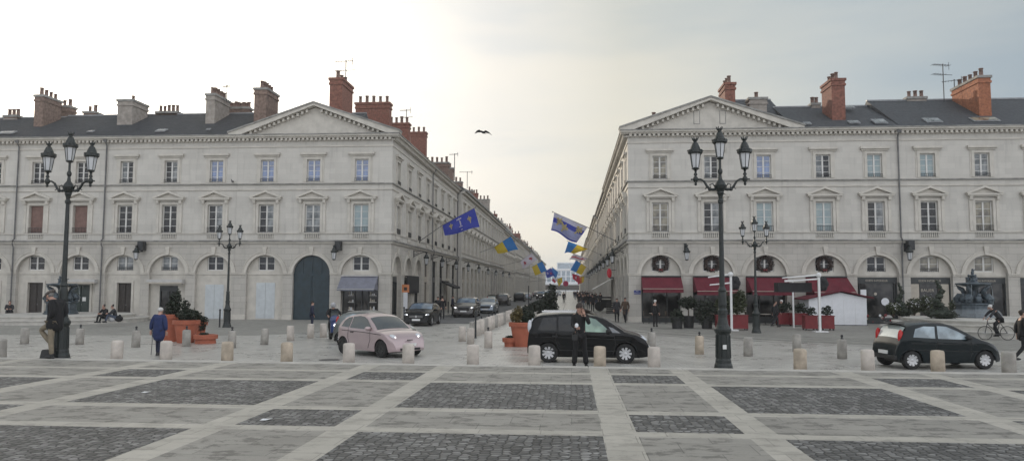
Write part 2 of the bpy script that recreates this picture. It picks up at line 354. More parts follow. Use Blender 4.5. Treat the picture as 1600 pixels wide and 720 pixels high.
# ------------------------------------------------------------------ building kit
ZB=-.42; ZC=2.98; RI=1.42
def rect_wall(mb,u0,u1,z0,z1,holes,y=0,dep=.25,mi=0,ri=None):
    us=sorted({u0,u1,*[h[0] for h in holes],*[h[1] for h in holes]}); zs=sorted({z0,z1,*[h[2] for h in holes],*[h[3] for h in holes]})
    for i in range(len(us)-1):
        for j in range(len(zs)-1):
            uc=(us[i]+us[i+1])/2; zc=(zs[j]+zs[j+1])/2
            if any(h[0]<uc<h[1] and h[2]<zc<h[3] for h in holes): continue
            mb.quad((us[i],y,zs[j]),(us[i+1],y,zs[j]),(us[i+1],y,zs[j+1]),(us[i],y,zs[j+1]),mi)
    if ri is None: ri=mi
    for a,b,c,d in holes:
        e=y+dep
        mb.quad((a,y,c),(a,e,c),(a,e,d),(a,y,d),ri); mb.quad((b,e,c),(b,y,c),(b,y,d),(b,e,d),ri)
        mb.quad((a,y,d),(a,e,d),(b,e,d),(b,y,d),ri); mb.quad((a,e,c),(a,y,c),(b,y,c),(b,e,c),ri)
def arcade(mb,u0,u1,bays,z1,mi=0,r=RI):
    cur=u0; N_=10
    for u in bays:
        mb.quad((cur,0,ZB),(u-r,0,ZB),(u-r,0,z1),(cur,0,z1),mi); cur=u+r
        arc=[(u-r*math.cos(PI*k/(2*N_)),ZC+r*math.sin(PI*k/(2*N_))) for k in range(2*N_+1)]
        for (a,b),(c,d) in zip(arc,arc[1:]):
            mb.quad((a,0,b),(c,0,d),(c,0,z1),(a,0,z1),mi); mb.quad((a,0,b),(a,.3,b),(c,.3,d),(c,0,d),mi)
        mb.quad((u-r,0,ZB),(u-r,.3,ZB),(u-r,.3,ZC),(u-r,0,ZC),mi); mb.quad((u+r,.3,ZB),(u+r,0,ZB),(u+r,0,ZC),(u+r,.3,ZC),mi)
    mb.quad((cur,0,ZB),(u1,0,ZB),(u1,0,z1),(cur,0,z1),mi)
def arch_ring(mb,u,r0,r1,y0,y1,mi=0):
    N_=20; P0=[(u-r0*math.cos(PI*k/N_),ZC+r0*math.sin(PI*k/N_)) for k in range(N_+1)]; P1=[(u-r1*math.cos(PI*k/N_),ZC+r1*math.sin(PI*k/N_)) for k in range(N_+1)]
    for k in range(N_):
        a,b,c,d=P0[k],P0[k+1],P1[k+1],P1[k]
        mb.quad((a[0],y0,a[1]),(b[0],y0,b[1]),(c[0],y0,c[1]),(d[0],y0,d[1]),mi)
        mb.quad((d[0],y0,d[1]),(c[0],y0,c[1]),(c[0],y1,c[1]),(d[0],y1,d[1]),mi); mb.quad((a[0],y1,a[1]),(b[0],y1,b[1]),(b[0],y0,b[1]),(a[0],y0,a[1]),mi)
# shared window meshes (origin at sill centre, facing -y)
def win_mesh(w,h,rows,cols2=1,fw=.07,name='window',mull=.11):
    mb=MB(); a=w/2
    mb.box(-a,-a+fw,-.03,.04,0,h); mb.box(a-fw,a,-.03,.04,0,h); mb.box(-a+fw,a-fw,-.03,.04,0,fw); mb.box(-a+fw,a-fw,-.03,.04,h-fw,h)
    if mull: mb.box(-mull/2,mull/2,-.045,.04,fw,h-fw)
    for k in range(1,rows):
        z=h*k/rows; mb.box(-a+fw,-mull/2,-.02,.03,z-.015,z+.015); mb.box(mull/2,a-fw,-.02,.03,z-.015,z+.015)
    return mb.mesh(name,M['winframe'])
def pane_mesh(w,h,m,tilt=0):
    mb=MB(); a=w/2-.03; mb.box(-a,a,.0,.012,.03,h-.03); return mb.mesh('pane',m)
W1=(1.16,2.10,6.10); W2=(1.02,1.66,9.94); WM=(1.28,1.08,3.25)
meshF1=win_mesh(W1[0],W1[1],4); meshF2=win_mesh(W2[0],W2[1],4); meshFM=win_mesh(WM[0],WM[1],2,mull=.12)
PANES={}
def pane(kind,key,w,h):
    if key=='g_curt': key=random.choice(['g_curt','g_curt|g_dark','g_dark|g_curt','g_curt'])
    k=(kind,key)
    if k not in PANES:
        if '|' in key:
            mb=MB(); a=w/2-.03; mb.box(-a,-.001,0,.012,.03,h-.03,0); mb.box(.001,a,0,.012,.03,h-.03,1); PANES[k]=mb.mesh('pane',[M[q] for q in key.split('|')])
        else: PANES[k]=pane_mesh(w,h,M[key])
    return PANES[k]
def surround1():
    mb=MB(); a=W1[0]/2
    for s in (-1,1):
        x0,x1=sorted((s*(a+.005),s*(a+.2))); mb.box(x0,x1,-.07,-.002,6.1,8.42)
        x0,x1=sorted((s*(a+.22),s*(a+.42))); mb.box(x0,x1,-.09,-.002,6.1,8.3); mb.taper(((x0+x1)/2,-.13),.1,.1,.1,.15,8.3,8.6)
    mb.box(-a-.005,a+.005,-.07,-.002,8.23,8.42)
    mb.box(-1.18,1.18,-.32,-.002,8.6,8.72); mb.box(-1.08,1.08,-.24,-.002,8.42+.1,8.6)
    mb.prism([(-1.1,8.722),(1.1,8.722),(0,9.1)],-.1,-.003)
    for s in (-1,1):
        mb.prism([(s*1.24,8.722),(s*1.24,8.8),(0,9.27),(0,9.12),(s*1.02,8.724)],-.34,-.004)
    return mb.mesh('window_pediment',M['trim'])
def surround2():
    mb=MB(); a=W2[0]/2
    for s in (-1,1):
        x0,x1=sorted((s*(a+.005),s*(a+.2))); mb.box(x0,x1,-.06,-.002,9.9,11.8)
        x0,x1=sorted((s*(a+.21),s*(a+.3))); mb.box(x0,x1,-.03,-.002,9.9,11.9)
    mb.box(-a-.005,a+.005,-.06,-.002,11.61,11.8); mb.box(-.92,.92,-.1,-.002,11.82,11.95); mb.box(-1.0,1.0,-.24,-.002,11.95,12.12)
    return mb.mesh('window_lintel',M['trim'])
def balus():
    mb=MB(); 
    mb.box(-.62,.62,-.02,.0,5.62,5.68,0)
    for k in range(9):
        x=-.56+.14*k; mb.lathe([(.035,0),(.05,.1),(.025,.2),(.04,.32)],6,(x,-.03,5.68),0)
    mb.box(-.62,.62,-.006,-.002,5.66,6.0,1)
    return mb.mesh('balustrade',[M['trim'],M['trim_dark']])
def railing(w,z0,z1,n):
    mb=MB(); a=w/2
    mb.box(-a,a,-.1,-.07,z1-.03,z1); mb.box(-a,a,-.1,-.07,z0+.03,z0+.055)
    for k in range(n+1):
        x=-a+.015+(2*a-.03)*k/n; mb.box(x-.008,x+.008,-.095,-.075,z0,z1)
    return mb.mesh('window_railing',M['iron'])
SUR1,SUR2,BAL=surround1(),surround2(),balus()
RAIL1=railing(1.16,6.1,6.5,9); RAIL2=railing(1.02,9.93,10.17,8); RAILM=railing(1.24,3.26,3.5,8)
def cornice(mb,u0,u1,e0=0,e1=0):
    mb.box(u0-.06*bool(e0),u1+.06*bool(e1),-.06,-.002,12.55,12.66,0)
    mb.box(u0-e0*.3,u1+e1*.3,-.12,-.002,13.0,13.12,0)
    n=int((u1-u0)/.34)
    for k in range(n+1):
        u=u0+.1+(u1-u0-.34)*k/n; mb.box(u,u+.17,-.32,-.121,13.03,13.2,0)
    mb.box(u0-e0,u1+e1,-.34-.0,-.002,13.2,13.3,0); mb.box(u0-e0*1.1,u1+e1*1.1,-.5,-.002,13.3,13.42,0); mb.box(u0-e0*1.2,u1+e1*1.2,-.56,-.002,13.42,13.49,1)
def strings(mb,u0,u1,e0=0,e1=0):
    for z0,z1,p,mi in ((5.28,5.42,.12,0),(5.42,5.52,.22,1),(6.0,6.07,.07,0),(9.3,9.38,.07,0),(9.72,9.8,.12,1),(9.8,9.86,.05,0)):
        mb.box(u0-p*e0,u1+p*e1,-p,-.002,z0,z1,mi)
def wallbox(name,label,cat,loc,group=None): return empty(name,loc,0,label,cat,group)
def part(mb,name,mats,root,F,smooth=False): return place(mb.mesh(name,mats,smooth),name,root,F)
def window_set(root,F,u,keys,lod=0,mezz=True,curt=None):
    k1,k2,k3=keys
    for me,kind,(w,h,z),key in ((meshF1,'1',W1,k1),(meshF2,'2',W2,k2)):
        if key=='shutter':
            mb=MB(); mb.box(-w/2+.02,w/2-.02,-.0,.03,0,h)
            for k in range(22): mb.box(-w/2+.05,w/2-.05,-.012,-.001,h*k/22,h*k/22+.06)
            part(mb,'roller_shutter',[M['g_mud']],root,F@T(u,.2,z)); continue
        o=place(me,'window',root,F@T(u,.18,z)); place(pane(kind,key,w,h),'pane',o)
    place(SUR1,'window_pediment',root,F@T(u)); place(SUR2,'window_lintel',root,F@T(u)); place(BAL,'balustrade',root,F@T(u))
    place(RAIL1,'window_railing',root,F@T(u)); place(RAIL2,'window_railing',root,F@T(u))
    if mezz:
        w,h,z=WM; o=place(meshFM,'window',root,F@T(u,.42,z)); place(pane('m',k3,w,h),'pane',o)
        if curt: place(RAILM,'window_railing',root,F@T(u,.4))
def ground_fill(root,F,u,spec):
    """what fills the lower half of an arch: returns hole in the backing wall"""
    k=spec[0]; y=.3
    if k=='shop':       # spec: ('shop', halfwidth, top, layout)
        a,zt=spec[1],spec[2]; mb=MB(); z0=ZB
        mb.box(-a,a,y+.02,y+.12,zt-.42,zt,0)
        for x in (-a,a-.09): mb.box(x,x+.09,y,y+.1,z0,zt-.421,0)
        mb.box(-a+.09,a-.09,y+.02,y+.1,z0,z0+.45,0)
        lay=spec[3]
        for x in lay: mb.box(x-.03,x+.03,y+.01,y+.09,z0+.451,zt-.421,0)
        o=part(mb,'shopfront',[M['shopdark']],root,F@T(u))
        g=MB(); g.box(-a+.09,a-.09,y+.1,y+.11,z0+.45,zt-.42); place(g.mesh('shop_window',M['shopglass']),'shop_window',o)
        return (-a,a,ZB,zt),o
    if k=='door':
        a,zt,m=spec[1:4]; mb=MB(); mb.box(-a,a,y+.2,y+.26,ZB,zt)
        for sx in (-1,1):
            for z0,z1 in ((ZB+.15,ZB+.9),(ZB+1.0,zt-.15)):
                x0,x1=sorted((sx*.06,sx*(a-.08))); mb.box(x0,x1,y+.175,y+.199,z0,z1)
        mb.box(-.015,.015,y+.165,y+.199,ZB,zt)
        o=part(mb,'door',[M[m]],root,F@T(u))
        h=MB(); h.ell((.09,y+.15,ZB+1.05),(.03,.03,.03),8,4); place(h.mesh('door_handle',M['chrome'],True),'door_handle',o)
        mb=MB()
        for s in (-1,1):
            x0,x1=sorted((s*(a+.003),s*(a+.17))); mb.box(x0,x1,y-.06,y-.002,ZB,zt+.15)
        mb.box(-a-.003,a+.003,y-.06,y-.002,zt,zt+.15)
        part(mb,'door_frame',[M['trim']],root,F@T(u)); return (-a,a,ZB,zt),o
    if k=='shutters':
        a,z0,zt=spec[1:4]; mb=MB()
        for s in (-1,1):
            x0,x1=sorted((s*.01,s*a)); mb.box(x0,x1,y-.03,y+.02,z0,zt)
            for q in range(14): mb.box(x0+.05,x1-.05,y-.042,y-.031,z0+.08+(zt-z0-.16)*q/14,z0+.08+(zt-z0-.16)*q/14+.07)
        o=part(mb,'shutters',[M['shut']],root,F@T(u)); return None,o
    if k=='none': return None,None
def arch_bay_trim(mb,u,lintel=True):
    arch_ring(mb,u,RI+.01,RI+.24,-.05,-.002); arch_ring(mb,u,RI+.24,RI+.3,-.09,-.002)
    mb.taper((u,-.08),.1,.07,.17,.075,ZC+RI+.02,ZC+RI+.62)
# ------------------------------------------------------------------ facades of the square
def facade(root,F,u0,u1,bays,keys,specs,e0=0,e1=0,gable=None,low_extra=None,curts=None,mezz=None):
    """three storeys over a round-arched ground floor; bays are the local u of the window axes"""
    full=[u for u,s in zip(bays,specs) if s[0]!='slot']
    mb=MB(); arcade(mb,u0,u1,full,5.28,1)
    backs=[]
    for i,(u,s) in enumerate(zip(bays,specs)):
        if s[0]=='slot': continue
        if s[0]=='carriage':
            d=MB(); N_=14; r=RI-.02
            poly=[(-r,ZB)]+[(-r*math.cos(PI*k/N_),ZC+r*math.sin(PI*k/N_)) for k in range(N_+1)]+[(r,ZB)]
            d.prism(poly,.24,.3)
            for sx in (-1,1):
                for z0,z1 in ((ZB+.2,ZB+1.2),(ZB+1.35,2.75)):
                    x0,x1=sorted((sx*.08,sx*1.3)); d.box(x0,x1,.215,.239,z0,z1)
            d.box(-r,r,.19,.239,2.85,3.05); d.box(-.02,.02,.205,.239,ZB,2.85)
            for x in (-.7,0,.7): d.box(x-.03,x+.03,.2,.239,3.05,ZC+math.sqrt(r*r-x*x)-.03)
            o=part(d,'carriage_door',[M['door_blue']],root,F@T(u))
            h=MB(); h.lathe([(.05,0),(.05,.04)],8,(0,0,0)); place(h.mesh('door_knob',M['chrome']),'door_knob',o,T(.12,.2,.75))
            continue
        hole,_=ground_fill(root,F,u,s)
        mw,mh,mz=WM; hs=[(u-mw/2,u+mw/2,mz,mz+mh)]
        if hole: hs.append((u+hole[0],u+hole[1],hole[2],hole[3]))
        rect_wall(mb,u-RI,u+RI,ZB,ZC+RI,hs,y=.3,dep=.22,mi=2)
        for (z0,z1,p) in ((2.94,3.12,.05),): mb.box(u-RI+.002,u+RI-.002,.3-p,.299,z0,z1,2)
    hs=[]
    for u in bays: hs+=[(u-W1[0]/2,u+W1[0]/2,W1[2],W1[2]+W1[1]),(u-W2[0]/2,u+W2[0]/2,W2[2],W2[2]+W2[1])]
    rect_wall(mb,u0,u1,5.28,13.2,hs,dep=.3,mi=0,ri=2)
    part(mb,'wall',[M['wall'],M['wall_low'],M['trim']],root,F)
    mb=MB(); strings(mb,u0,u1,e0,e1)
    cur=u0-.06*bool(e0)
    for u in full+[None]:
        e=(u-RI-.002) if u is not None else u1+.06*bool(e1)
        q=MB(); q.box(cur,e,-.06,-.002,2.94,3.05); q.box(cur,e,-.1,-.002,3.05,3.12); part(q,'impost',[M['trim']],root,F)
        q=MB(); q.box(cur,e,-.05,-.002,ZB,ZB+.42); part(q,'plinth',[M['trim']],root,F)
        if u is not None: q=MB(); arch_bay_trim(q,u); part(q,'archivolt',[M['trim']],root,F); cur=u+RI+.002
    part(mb,'string_course',[M['trim'],M['trim_dark']],root,F)
    mb=MB(); cornice(mb,u0,u1,.5*bool(e0),.5*bool(e1)); part(mb,'cornice',[M['trim'],M['trim_dark']],root,F)
    for i,(u,k) in enumerate(zip(bays,keys)):
        window_set(root,F,u,k,mezz=specs[i][0] not in('carriage','slot'),curt=curts and curts[i])
    if gable:
        a,b,zt=gable; c=(a+b)/2; z0=13.492
        mb=MB(); mb.prism([(a+.3,z0),(b-.3,z0),(c,zt-.18)],-.02,.3,0)
        n=int((b-a)/2/.36); sl=(zt-z0-.05)/((b-a)/2)
        for s in (-1,1):
            e=(a if s<0 else b); ex=e+s*.6
            f=lambda x:(z0+abs(e-x)*sl) if (x-e)*s<=0 else z0-abs(e-x)*sl*0
            mb.prism([(ex,z0),(ex,z0+.16),(c,zt+.12),(c,zt-.12),(e-s*.42,z0+.004)],-.52,.32,0); mb.prism([(ex+s*.04,z0+.10),(ex+s*.04,z0+.22),(c,zt+.18),(c,zt+.06)],-.60,.34,1)  # dark top strip paints a shadow line along the raking cornice
            for k in range(2,n): 
                x=e-s*k*.36; zz=z0-.36+abs(e-x)*sl
                if zz>z0+.02: mb.box(x-.08,x+.08,-.34,-.021,zz,zz+.22,0)
        part(mb,'pediment',[M['trim'],M['trim_dark']],root,F)
def roof_prism(root,F,u0,u1,y0,y1,zr,ze=13.49,ov=.45,name='roof',hip0=0,hip1=0,m='slate'):
    yc=(y0+y1)/2; mb=MB()
    A=(u0,y0-ov,ze);B=(u1,y0-ov,ze);Cc=(u1,y1,ze);D=(u0,y1,ze);E=(u0+hip0,yc,zr);G=(u1-hip1,yc,zr)
    mb.add([A,B,Cc,D,E,G],[(0,1,5,4),(2,3,4,5),(1,2,5),(3,0,4),(3,2,1,0)])
    o=part(mb,name,[M[m]],root,F)
    r=MB(); r.box(u0+hip0,u1-hip1,yc-.12,yc+.12,zr-.04,zr+.07); place(r.mesh('ridge',M['lead']),'ridge',o); return o
def pipe(root,F,u,z1=13.1,z0=ZB):
    mb=MB(); mb.tube([(u,-.30,z1),(u,-.12,z1-.3),(u,-.12,5.65),(u,-.30,5.5),(u,-.30,5.25),(u,-.16,5.0),(u,-.16,z0)],.055,8)
    mb.taper((u,-.3),.1,.09,.16,.14,z1-.05,z1+.15)
    part(mb,'downpipe',[M['pipe']],root,F)
def chimney(root,x0,x1,y0,y1,z0,z1,m='brick',pots=4,along='x',world=True,ph=.42,step=0):
    """x,y,z in world units; root sits at world origin height 0"""
    L=root.location; x0-=L.x;x1-=L.x;y0-=L.y;y1-=L.y
    mb=MB(); mb.box(x0,x1,y0,y1,z0,z1-.55); mb.box(x0-.07,x1+.07,y0-.07,y1+.07,z1-.55,z1-.4); mb.box(x0-.02,x1+.02,y0-.02,y1+.02,z1-.4,z1-.18); mb.box(x0-.1,x1+.1,y0-.1,y1+.1,z1-.18,z1,1)
    mb.box(x0-.04,x1+.04,y0-.04,y1+.04,z0,z0+.25,1)
    o=mb.build('chimney',[M[m],M['trim_dark'] if m[:6]!='brick' or m=='brickL' else M[m]],root)
    for k in range(pots):
        t=(k+.5)/pots; rr=random.uniform(.85,1.1)
        px,py=(x0+(x1-x0)*t,(y0+y1)/2) if along=='x' else ((x0+x1)/2,y0+(y1-y0)*t)
        p=MB(); ph_=ph*1.25; p.lathe([(.19*rr,0),(.15*rr,.08),(.135*rr,ph_*rr-.07),(.17*rr,ph_*rr-.06),(.17*rr,ph_*rr)],8,(px,py,z1)); place(p.mesh('chimney_pot',M['pot'],True),'chimney_pot',o)
    return o
def skylight(root,F,u,t,w=.7,l=.9,y0=55,m='g_curt'):
    """on the front slope: t metres up from the eaves"""
    a=math.atan2(3.0,5.5); Q=F@T(u,-.45+t*math.cos(a),13.49+t*math.sin(a)+.03)@Matrix.Rotation(a,4,'X')
    mb=MB(); mb.box(-w/2,w/2,0,l,0,.07); o=place(mb.mesh('skylight',M['lead']),'skylight',root,Q)
    mb=MB(); mb.box(-w/2+.07,w/2-.07,.07,l-.07,.071,.085); place(mb.mesh('pane',M[m]),'pane',o)
def aerial(x,y,z,h,label,n=2,w=1.3,seed=0,s=1.0):
    o=empty('rooftop_aerial',(x,y,z),random.uniform(-.4,.4),label,'aerial')
    mb=MB(); mb.tube([(0,0,-.5),(0,0,h)],.035*s,6); mb.build('mast',M['iron'],o)
    for k in range(n):
        zz=h-.12-k*.75; mb=MB(); mb.tube([(-w*.6,0,zz),(w*.4+.2*k,0,zz+.04)],.022*s,5)
        for j in range(7-2*k):
            x_=-w*.55+j*w/7; mb.tube([(x_,-.28,zz),(x_,.28,zz)],.014*s,4)
        if k==0: mb.tube([(w*.35,0,zz-.3),(w*.35,0,zz+.3)],.02*s,4)
        mb.build('antenna',M['iron'],o)
    return o
YF=55.0
AWN=('shop',1.38,2.86,(-.55,.5))
# right corner building: front u = X-4.12
rc=empty('corner_building',(4.12,YF,0),0,'pale stone corner house with a pediment and maroon restaurant awnings','building')
FR=Matrix()
fx=lambda X0,*a:[x-X0 for x in a]
facade(rc,FR,0,11.85,fx(4.12,6.42,10.08,13.79),[('g_warm','g_warm','g_dark'),('g_curt','g_curt','g_dark'),('g_teal','g_blue','g_dark')],
       [('shop',1.38,2.86,(-.6,.45)),('shop',1.38,2.86,(-.5,.5)),('shop',1.38,2.86,(-.4,.6))],e0=1,gable=(0,11.85,15.7))
for u_ in (4.75,6.6):
    mb=MB(); mb.box(u_,u_+.46,-.035,-.0205,13.9,14.9); mb.box(u_+.05,u_+.41,-.04,-.0355,13.95,14.85,1); part(mb,'blind_niche',[M['trim_dark'],M['trim']],rc,FR)
# its long street side, facing the street (normal -X): local u runs towards the camera
LS=33.0
FRS=T(0,LS,0)@RZ(-PI/2)
def side_facade(root,F,Ltot,n,arches,keysf,first_at_end=True,e0=0,e1=0):
    p=Ltot/n; us=[p*(i+.5) for i in range(n)]
    if first_at_end: us=us[::-1]
    bays=sorted(us); near=us[:arches]
    mb=MB(); arcs=sorted(near)
    if first_at_end: a0,a1=(arcs[0]-p/2,Ltot); b0,b1=0,a0
    else: a0,a1=(0,arcs[-1]+p/2); b0,b1=a1,Ltot
    arcade(mb,a0,a1,arcs,5.28,1)
    for u in arcs:
        mw,mh,mz=WM; hs=[(u-mw/2,u+mw/2,mz,mz+mh),(u-1.3,u+1.3,ZB,2.86)]
        ground_fill(root,F,u,('shop',1.3,2.86,(-.5,.5)))
        rect_wall(mb,u-RI,u+RI,ZB,ZC+RI,hs,y=.3,dep=.22,mi=2); mb.box(u-RI+.002,u+RI-.002,.25,.299,2.94,3.12,2)
    rest=[u for u in bays if u not in arcs]; hs=[]
    for u in rest: hs.append((u-1.25,u+1.25,ZB+.0,4.55))
    rect_wall(mb,b0,b1,ZB,5.28,hs,dep=.35,mi=1,ri=2)
    for j,u in enumerate(rest):
        g=MB(); g.box(-1.25,-1.15,.2,.3,ZB,4.55); g.box(1.15,1.25,.2,.3,ZB,4.55); g.box(-1.15,1.15,.2,.3,ZB,ZB+.4); g.box(-1.15,1.15,.18,.3,2.5,3.0); g.box(-.04,.04,.2,.3,ZB+.4,4.55)
        o=part(g,'shopfront',[M['shopdark' if j%3 else 'cream']],root,F@T(u))
        g=MB(); g.box(-1.15,1.15,.3,.31,ZB,4.55); place(g.mesh('shop_window',M['shopglass']),'shop_window',o)
    hs=[]
    for u in bays: hs+=[(u-W1[0]/2,u+W1[0]/2,W1[2],W1[2]+W1[1]),(u-W2[0]/2,u+W2[0]/2,W2[2],W2[2]+W2[1])]
    rect_wall(mb,0,Ltot,5.28,13.2,hs,dep=.3,mi=0,ri=2)
    part(mb,'side_wall',[M['wall'],M['wall_low'],M['trim']],root,F)
    mb=MB(); strings(mb,0,Ltot,e0,e1); cur=a0
    for u in arcs+[None]:
        e=(u-RI-.002) if u is not None else a1
        q=MB(); q.box(cur,e,-.06,-.002,2.94,3.05); q.box(cur,e,-.1,-.002,3.05,3.12); part(q,'impost',[M['trim']],root,F)
        q=MB(); q.box(cur,e,-.05,-.002,ZB,ZB+.42); part(q,'plinth',[M['trim']],root,F)
        if u is not None: q=MB(); arch_bay_trim(q,u); part(q,'archivolt',[M['trim']],root,F); cur=u+RI+.002
    part(mb,'side_string_course',[M['trim'],M['trim_dark']],root,F)
    mb=MB(); cornice(mb,0,Ltot,0,0); part(mb,'side_cornice',[M['trim'],M['trim_dark']],root,F)
    for i,u in enumerate(bays): window_set(root,F,u,keysf(i),mezz=u in arcs)
side_facade(rc,FRS,LS,8,3,lambda i:(random.choice(['g_dark','g_curt']),random.choice(['g_curt','g_warm']),'g_dark'))
def body_box(root,x0,x1,y0,y1,z1=13.4):
    mb=MB(); mb.box(x0,x1,y0,y1,ZB,z1); mb.build('rear_wall',M['render'],root)
def roof_long(root,u0,u1,y0,y1,zr,ze=13.492):       # ridge along y
    uc=(u0+u1)/2; mb=MB(); mb.add([(u0-.45,y0,ze),(u1+.45,y0,ze),(uc,y0,zr),(u0-.45,y1,ze),(u1+.45,y1,ze),(uc,y1,zr)],[(0,1,2),(5,4,3),(1,4,5,2),(0,2,5,3),(0,3,4,1)])
    return mb.build('roof',M['slateT'],root)
body_box(rc,.6,11.8,.6,LS-.6)
roof_long(rc,0,11.85,.33,LS,15.72)
roof_prism(rc,T(0,0,0),6.2,12.6,1.2,13,17.35,ze=13.5,ov=0,hip0=1.2,hip1=.5,m='slateT')
chimney(rc,11.65,12.4,57.4,59.6,14.2,17.6,'brick',3,'y',ph=.5)
chimney(rc,13.7,15.0,58.5,59.6,15.0,16.7,'render',1,'x')
chimney(rc,6.4,7.3,60,61,13.6,15.55,'brick',2,'x')
def lx(px,Y=55): return at(px,300,Y).x
# right terrace 1
r2=empty('terrace_house',(15.972,YF,0),0,'stone terrace house behind the white market hut, next to the pedimented restaurant corner','building')
facade(r2,FR,0,7.2,fx(15.972,17.93,21.49),[('g_teal','g_curt','g_dark'),('g_curt','g_teal','g_dark')],[('shop',1.38,2.86,(-.4,.6)),('shop',1.4,2.86,(-1.2,1.2))],curts=(0,1))
body_box(r2,0.05,7.1,.6,11); roof_prism(r2,FR,0,7.2,0,11,16.35,m='slateT')
pipe(r2,FR,7.12)
skylight(r2,FR,1.0,.5,.5,.5); skylight(r2,FR,4.3,.6,.75,.6); skylight(r2,FR,6.1,.5,.9,1.0)
skylight(r2,FR,4.9,4.6,1.5,.8); chimney(r2,19.15,20.1,56.4,58.6,13.8,17.5,'brick',3,'y',ph=.5); 
chimney(r2,18.9,19.5,60.2,60.9,15.9,16.6,'render',2,'x')
# right terrace 2
r3=empty('terrace_house',(23.173,YF,0),0,'stone terrace house behind the bronze fountain, under the broad orange brick chimney','building')
facade(r3,FR,0,14.4,fx(23.173,25.1,28.78,32.4,36.0),[('g_dark','g_teal','g_warm'),('g_warm','g_curt','g_warm'),('g_dark','g_curt','g_dark'),('g_dark','g_curt','g_dark')],
       [('shop',1.4,2.86,(-.68,.58)),('shop',1.4,2.86,(-.8,.5)),('shop',1.4,2.86,(-.6,.6)),('shop',1.38,2.86,(-.5,.5))],curts=(1,0,0,0))
body_box(r3,0.05,14.3,.6,11); roof_prism(r3,FR,0,14.4,0,11,16.75,m='slateT')
skylight(r3,FR,2.6,.6,1.1,1.0,); skylight(r3,FR,6.2,.7,1.8,.9,m='g_warm'); 
chimney(r3,29.55,30.4,56.5,60.3,14.0,17.55,'brickO',5,'y',ph=.5)
chimney(r3,26.2,27.6,60.3,60.8,16.4,17.0,'render',3,'x')
# left corner building: front runs X -25.24..-13.3
lc=empty('corner_building',(-25.24,YF,0),0,'pale stone corner house with a plain pediment and a big dark carriage door','building')
facade(lc,FR,0,11.94,fx(-25.24,-22.9,-19.32,-15.63),[('g_curt','g_blue','g_dark'),('g_curt','g_blue','g_dark'),('g_teal','g_blue','g_dark')],
       [('shutters',.72,ZB+.1,2.35),('carriage',),('shop',1.38,2.86,(-.45,.1,.6))],e1=1,gable=(0,11.94,15.75))
FLS=T(11.94,0,0)@RZ(PI/2)
side_facade(lc,FLS,32.0,8,3,lambda i:(random.choice(['g_dark','g_curt']),random.choice(['g_dark','g_curt']),'g_dark'),first_at_end=False)
pipe(lc,FLS,16.0); pipe(lc,FLS,31.9)
body_box(lc,.05,11.3,.6,31.4)
roof_long(lc,0,11.94,.33,32,15.75)
roof_prism(lc,FR,.2,8.2,.6,11.6,16.5,ze=13.5,ov=0,m='slateT')
chimney(lc,-18.75,-17.75,56.6,59.4,14.0,18.3,'brick',3,'y',ph=.5)
def gc(a,b,ytop,Y,dx=0): 
    x0=at(a,300,Y).x; x1=at(b,300,Y).x; return x0,x1,at((a+b)/2,ytop,Y).z
for (a,b,yt,Y,n,m) in ((553,606,160,65,5,'brick'),(604,637,192,76,4,'brick'),(640,664,206,86,3,'brick')):
    x0,x1,zt=gc(a,b,yt,Y); chimney(lc,x0,x1,Y,Y+.9,13.6,zt,m,n,'x',ph=.55)
# left terraces
l2=empty('terrace_house',(-35.65,YF,0),0,'stone terrace house behind the terracotta pots, beside the carriage-door corner','building')
facade(l2,FR,0,10.40,fx(-35.65,-34.0,-30.47,-26.87),[('g_dark','g_curt','g_curt'),('g_dark','g_curt','g_curt'),('g_curt','g_blue','g_dark')],
       [('door',.58,2.3,'door_dark'),('shop',.72,2.1,(0,)),('shutters',.72,ZB+.05,2.2)],curts=(1,1,0))
body_box(l2,.05,10.35,.6,11); roof_prism(l2,FR,0,10.4,0,11,16.5)
pipe(l2,FR,.02); skylight(l2,FR,4.0,.8,.8,.6); skylight(l2,FR,7.7,1.1,.3,.3)
l3=empty('terrace_house',(-42.8,YF,0),0,'stone terrace house with brown roller shutters and a dark green door','building')
facade(l3,FR,0,7.149,fx(-42.8,-41.15,-37.58),[('shutter','g_dark','g_dark'),('shutter','g_dark','g_dark')],[('door',.62,2.3,'door_dark'),('door',.85,2.15,'door_green')])
body_box(l3,.05,7.1,.6,11); roof_prism(l3,FR,0,7.149,0,11,16.5); pipe(l3,FR,.02); skylight(l3,FR,5.4,.9,.5,.4)
l4=empty('terrace_house',(-54.0,YF,0),0,'stone terrace house at the far left edge of the square beyond a downpipe','building')
facade(l4,FR,0,11.2,fx(-54,-51.9,-48.3,-44.7),[('g_dark','g_dark','g_dark')]*3,[('shutters',.7,ZB+.1,2.3),('door',.6,2.3,'door_dark'),('door',.6,2.3,'door_dark')])
body_box(l4,.05,11.1,.6,11); roof_prism(l4,FR,0,11.2,0,11,16.4); skylight(l4,FR,9.7,.8,1.3,.6)
for rt,a,b,yt,Y,dy,m,n,al,zb in ((l3,47,84,148,57.6,2.2,'brickL',4,'y',14.2),(l3,85,102,165,60.4,.9,'brickL',2,'x',15.5),(l3,125,142,174,60.8,1.0,'brickL',2,'x',16),
        (l2,178,226,155,57.6,2.2,'render',1,'y',14.2),(l2,239,272,174,60.4,.8,'brickL',5,'x',16.0),(l2,317,352,146,57.6,2.6,'render',5,'y',14.2),(lc,393,431,137,57.4,2.4,'brickL',5,'y',14.2),(l4,0,20,180,60,.8,'brickL',3,'x',16)):
    x0,x1,zt=gc(a,b,yt,Y)
    if al=='y': x1=max(x0+.75,at(b,300,Y+dy).x)
    chimney(rt,x0,x1,Y,Y+dy,zb,zt,m,n,al,ph=.5)
chimney(l2,at(352,300,61).x,at(384,300,61).x,61,61.8,16,17.2,'brickL',8,'x',ph=.4)
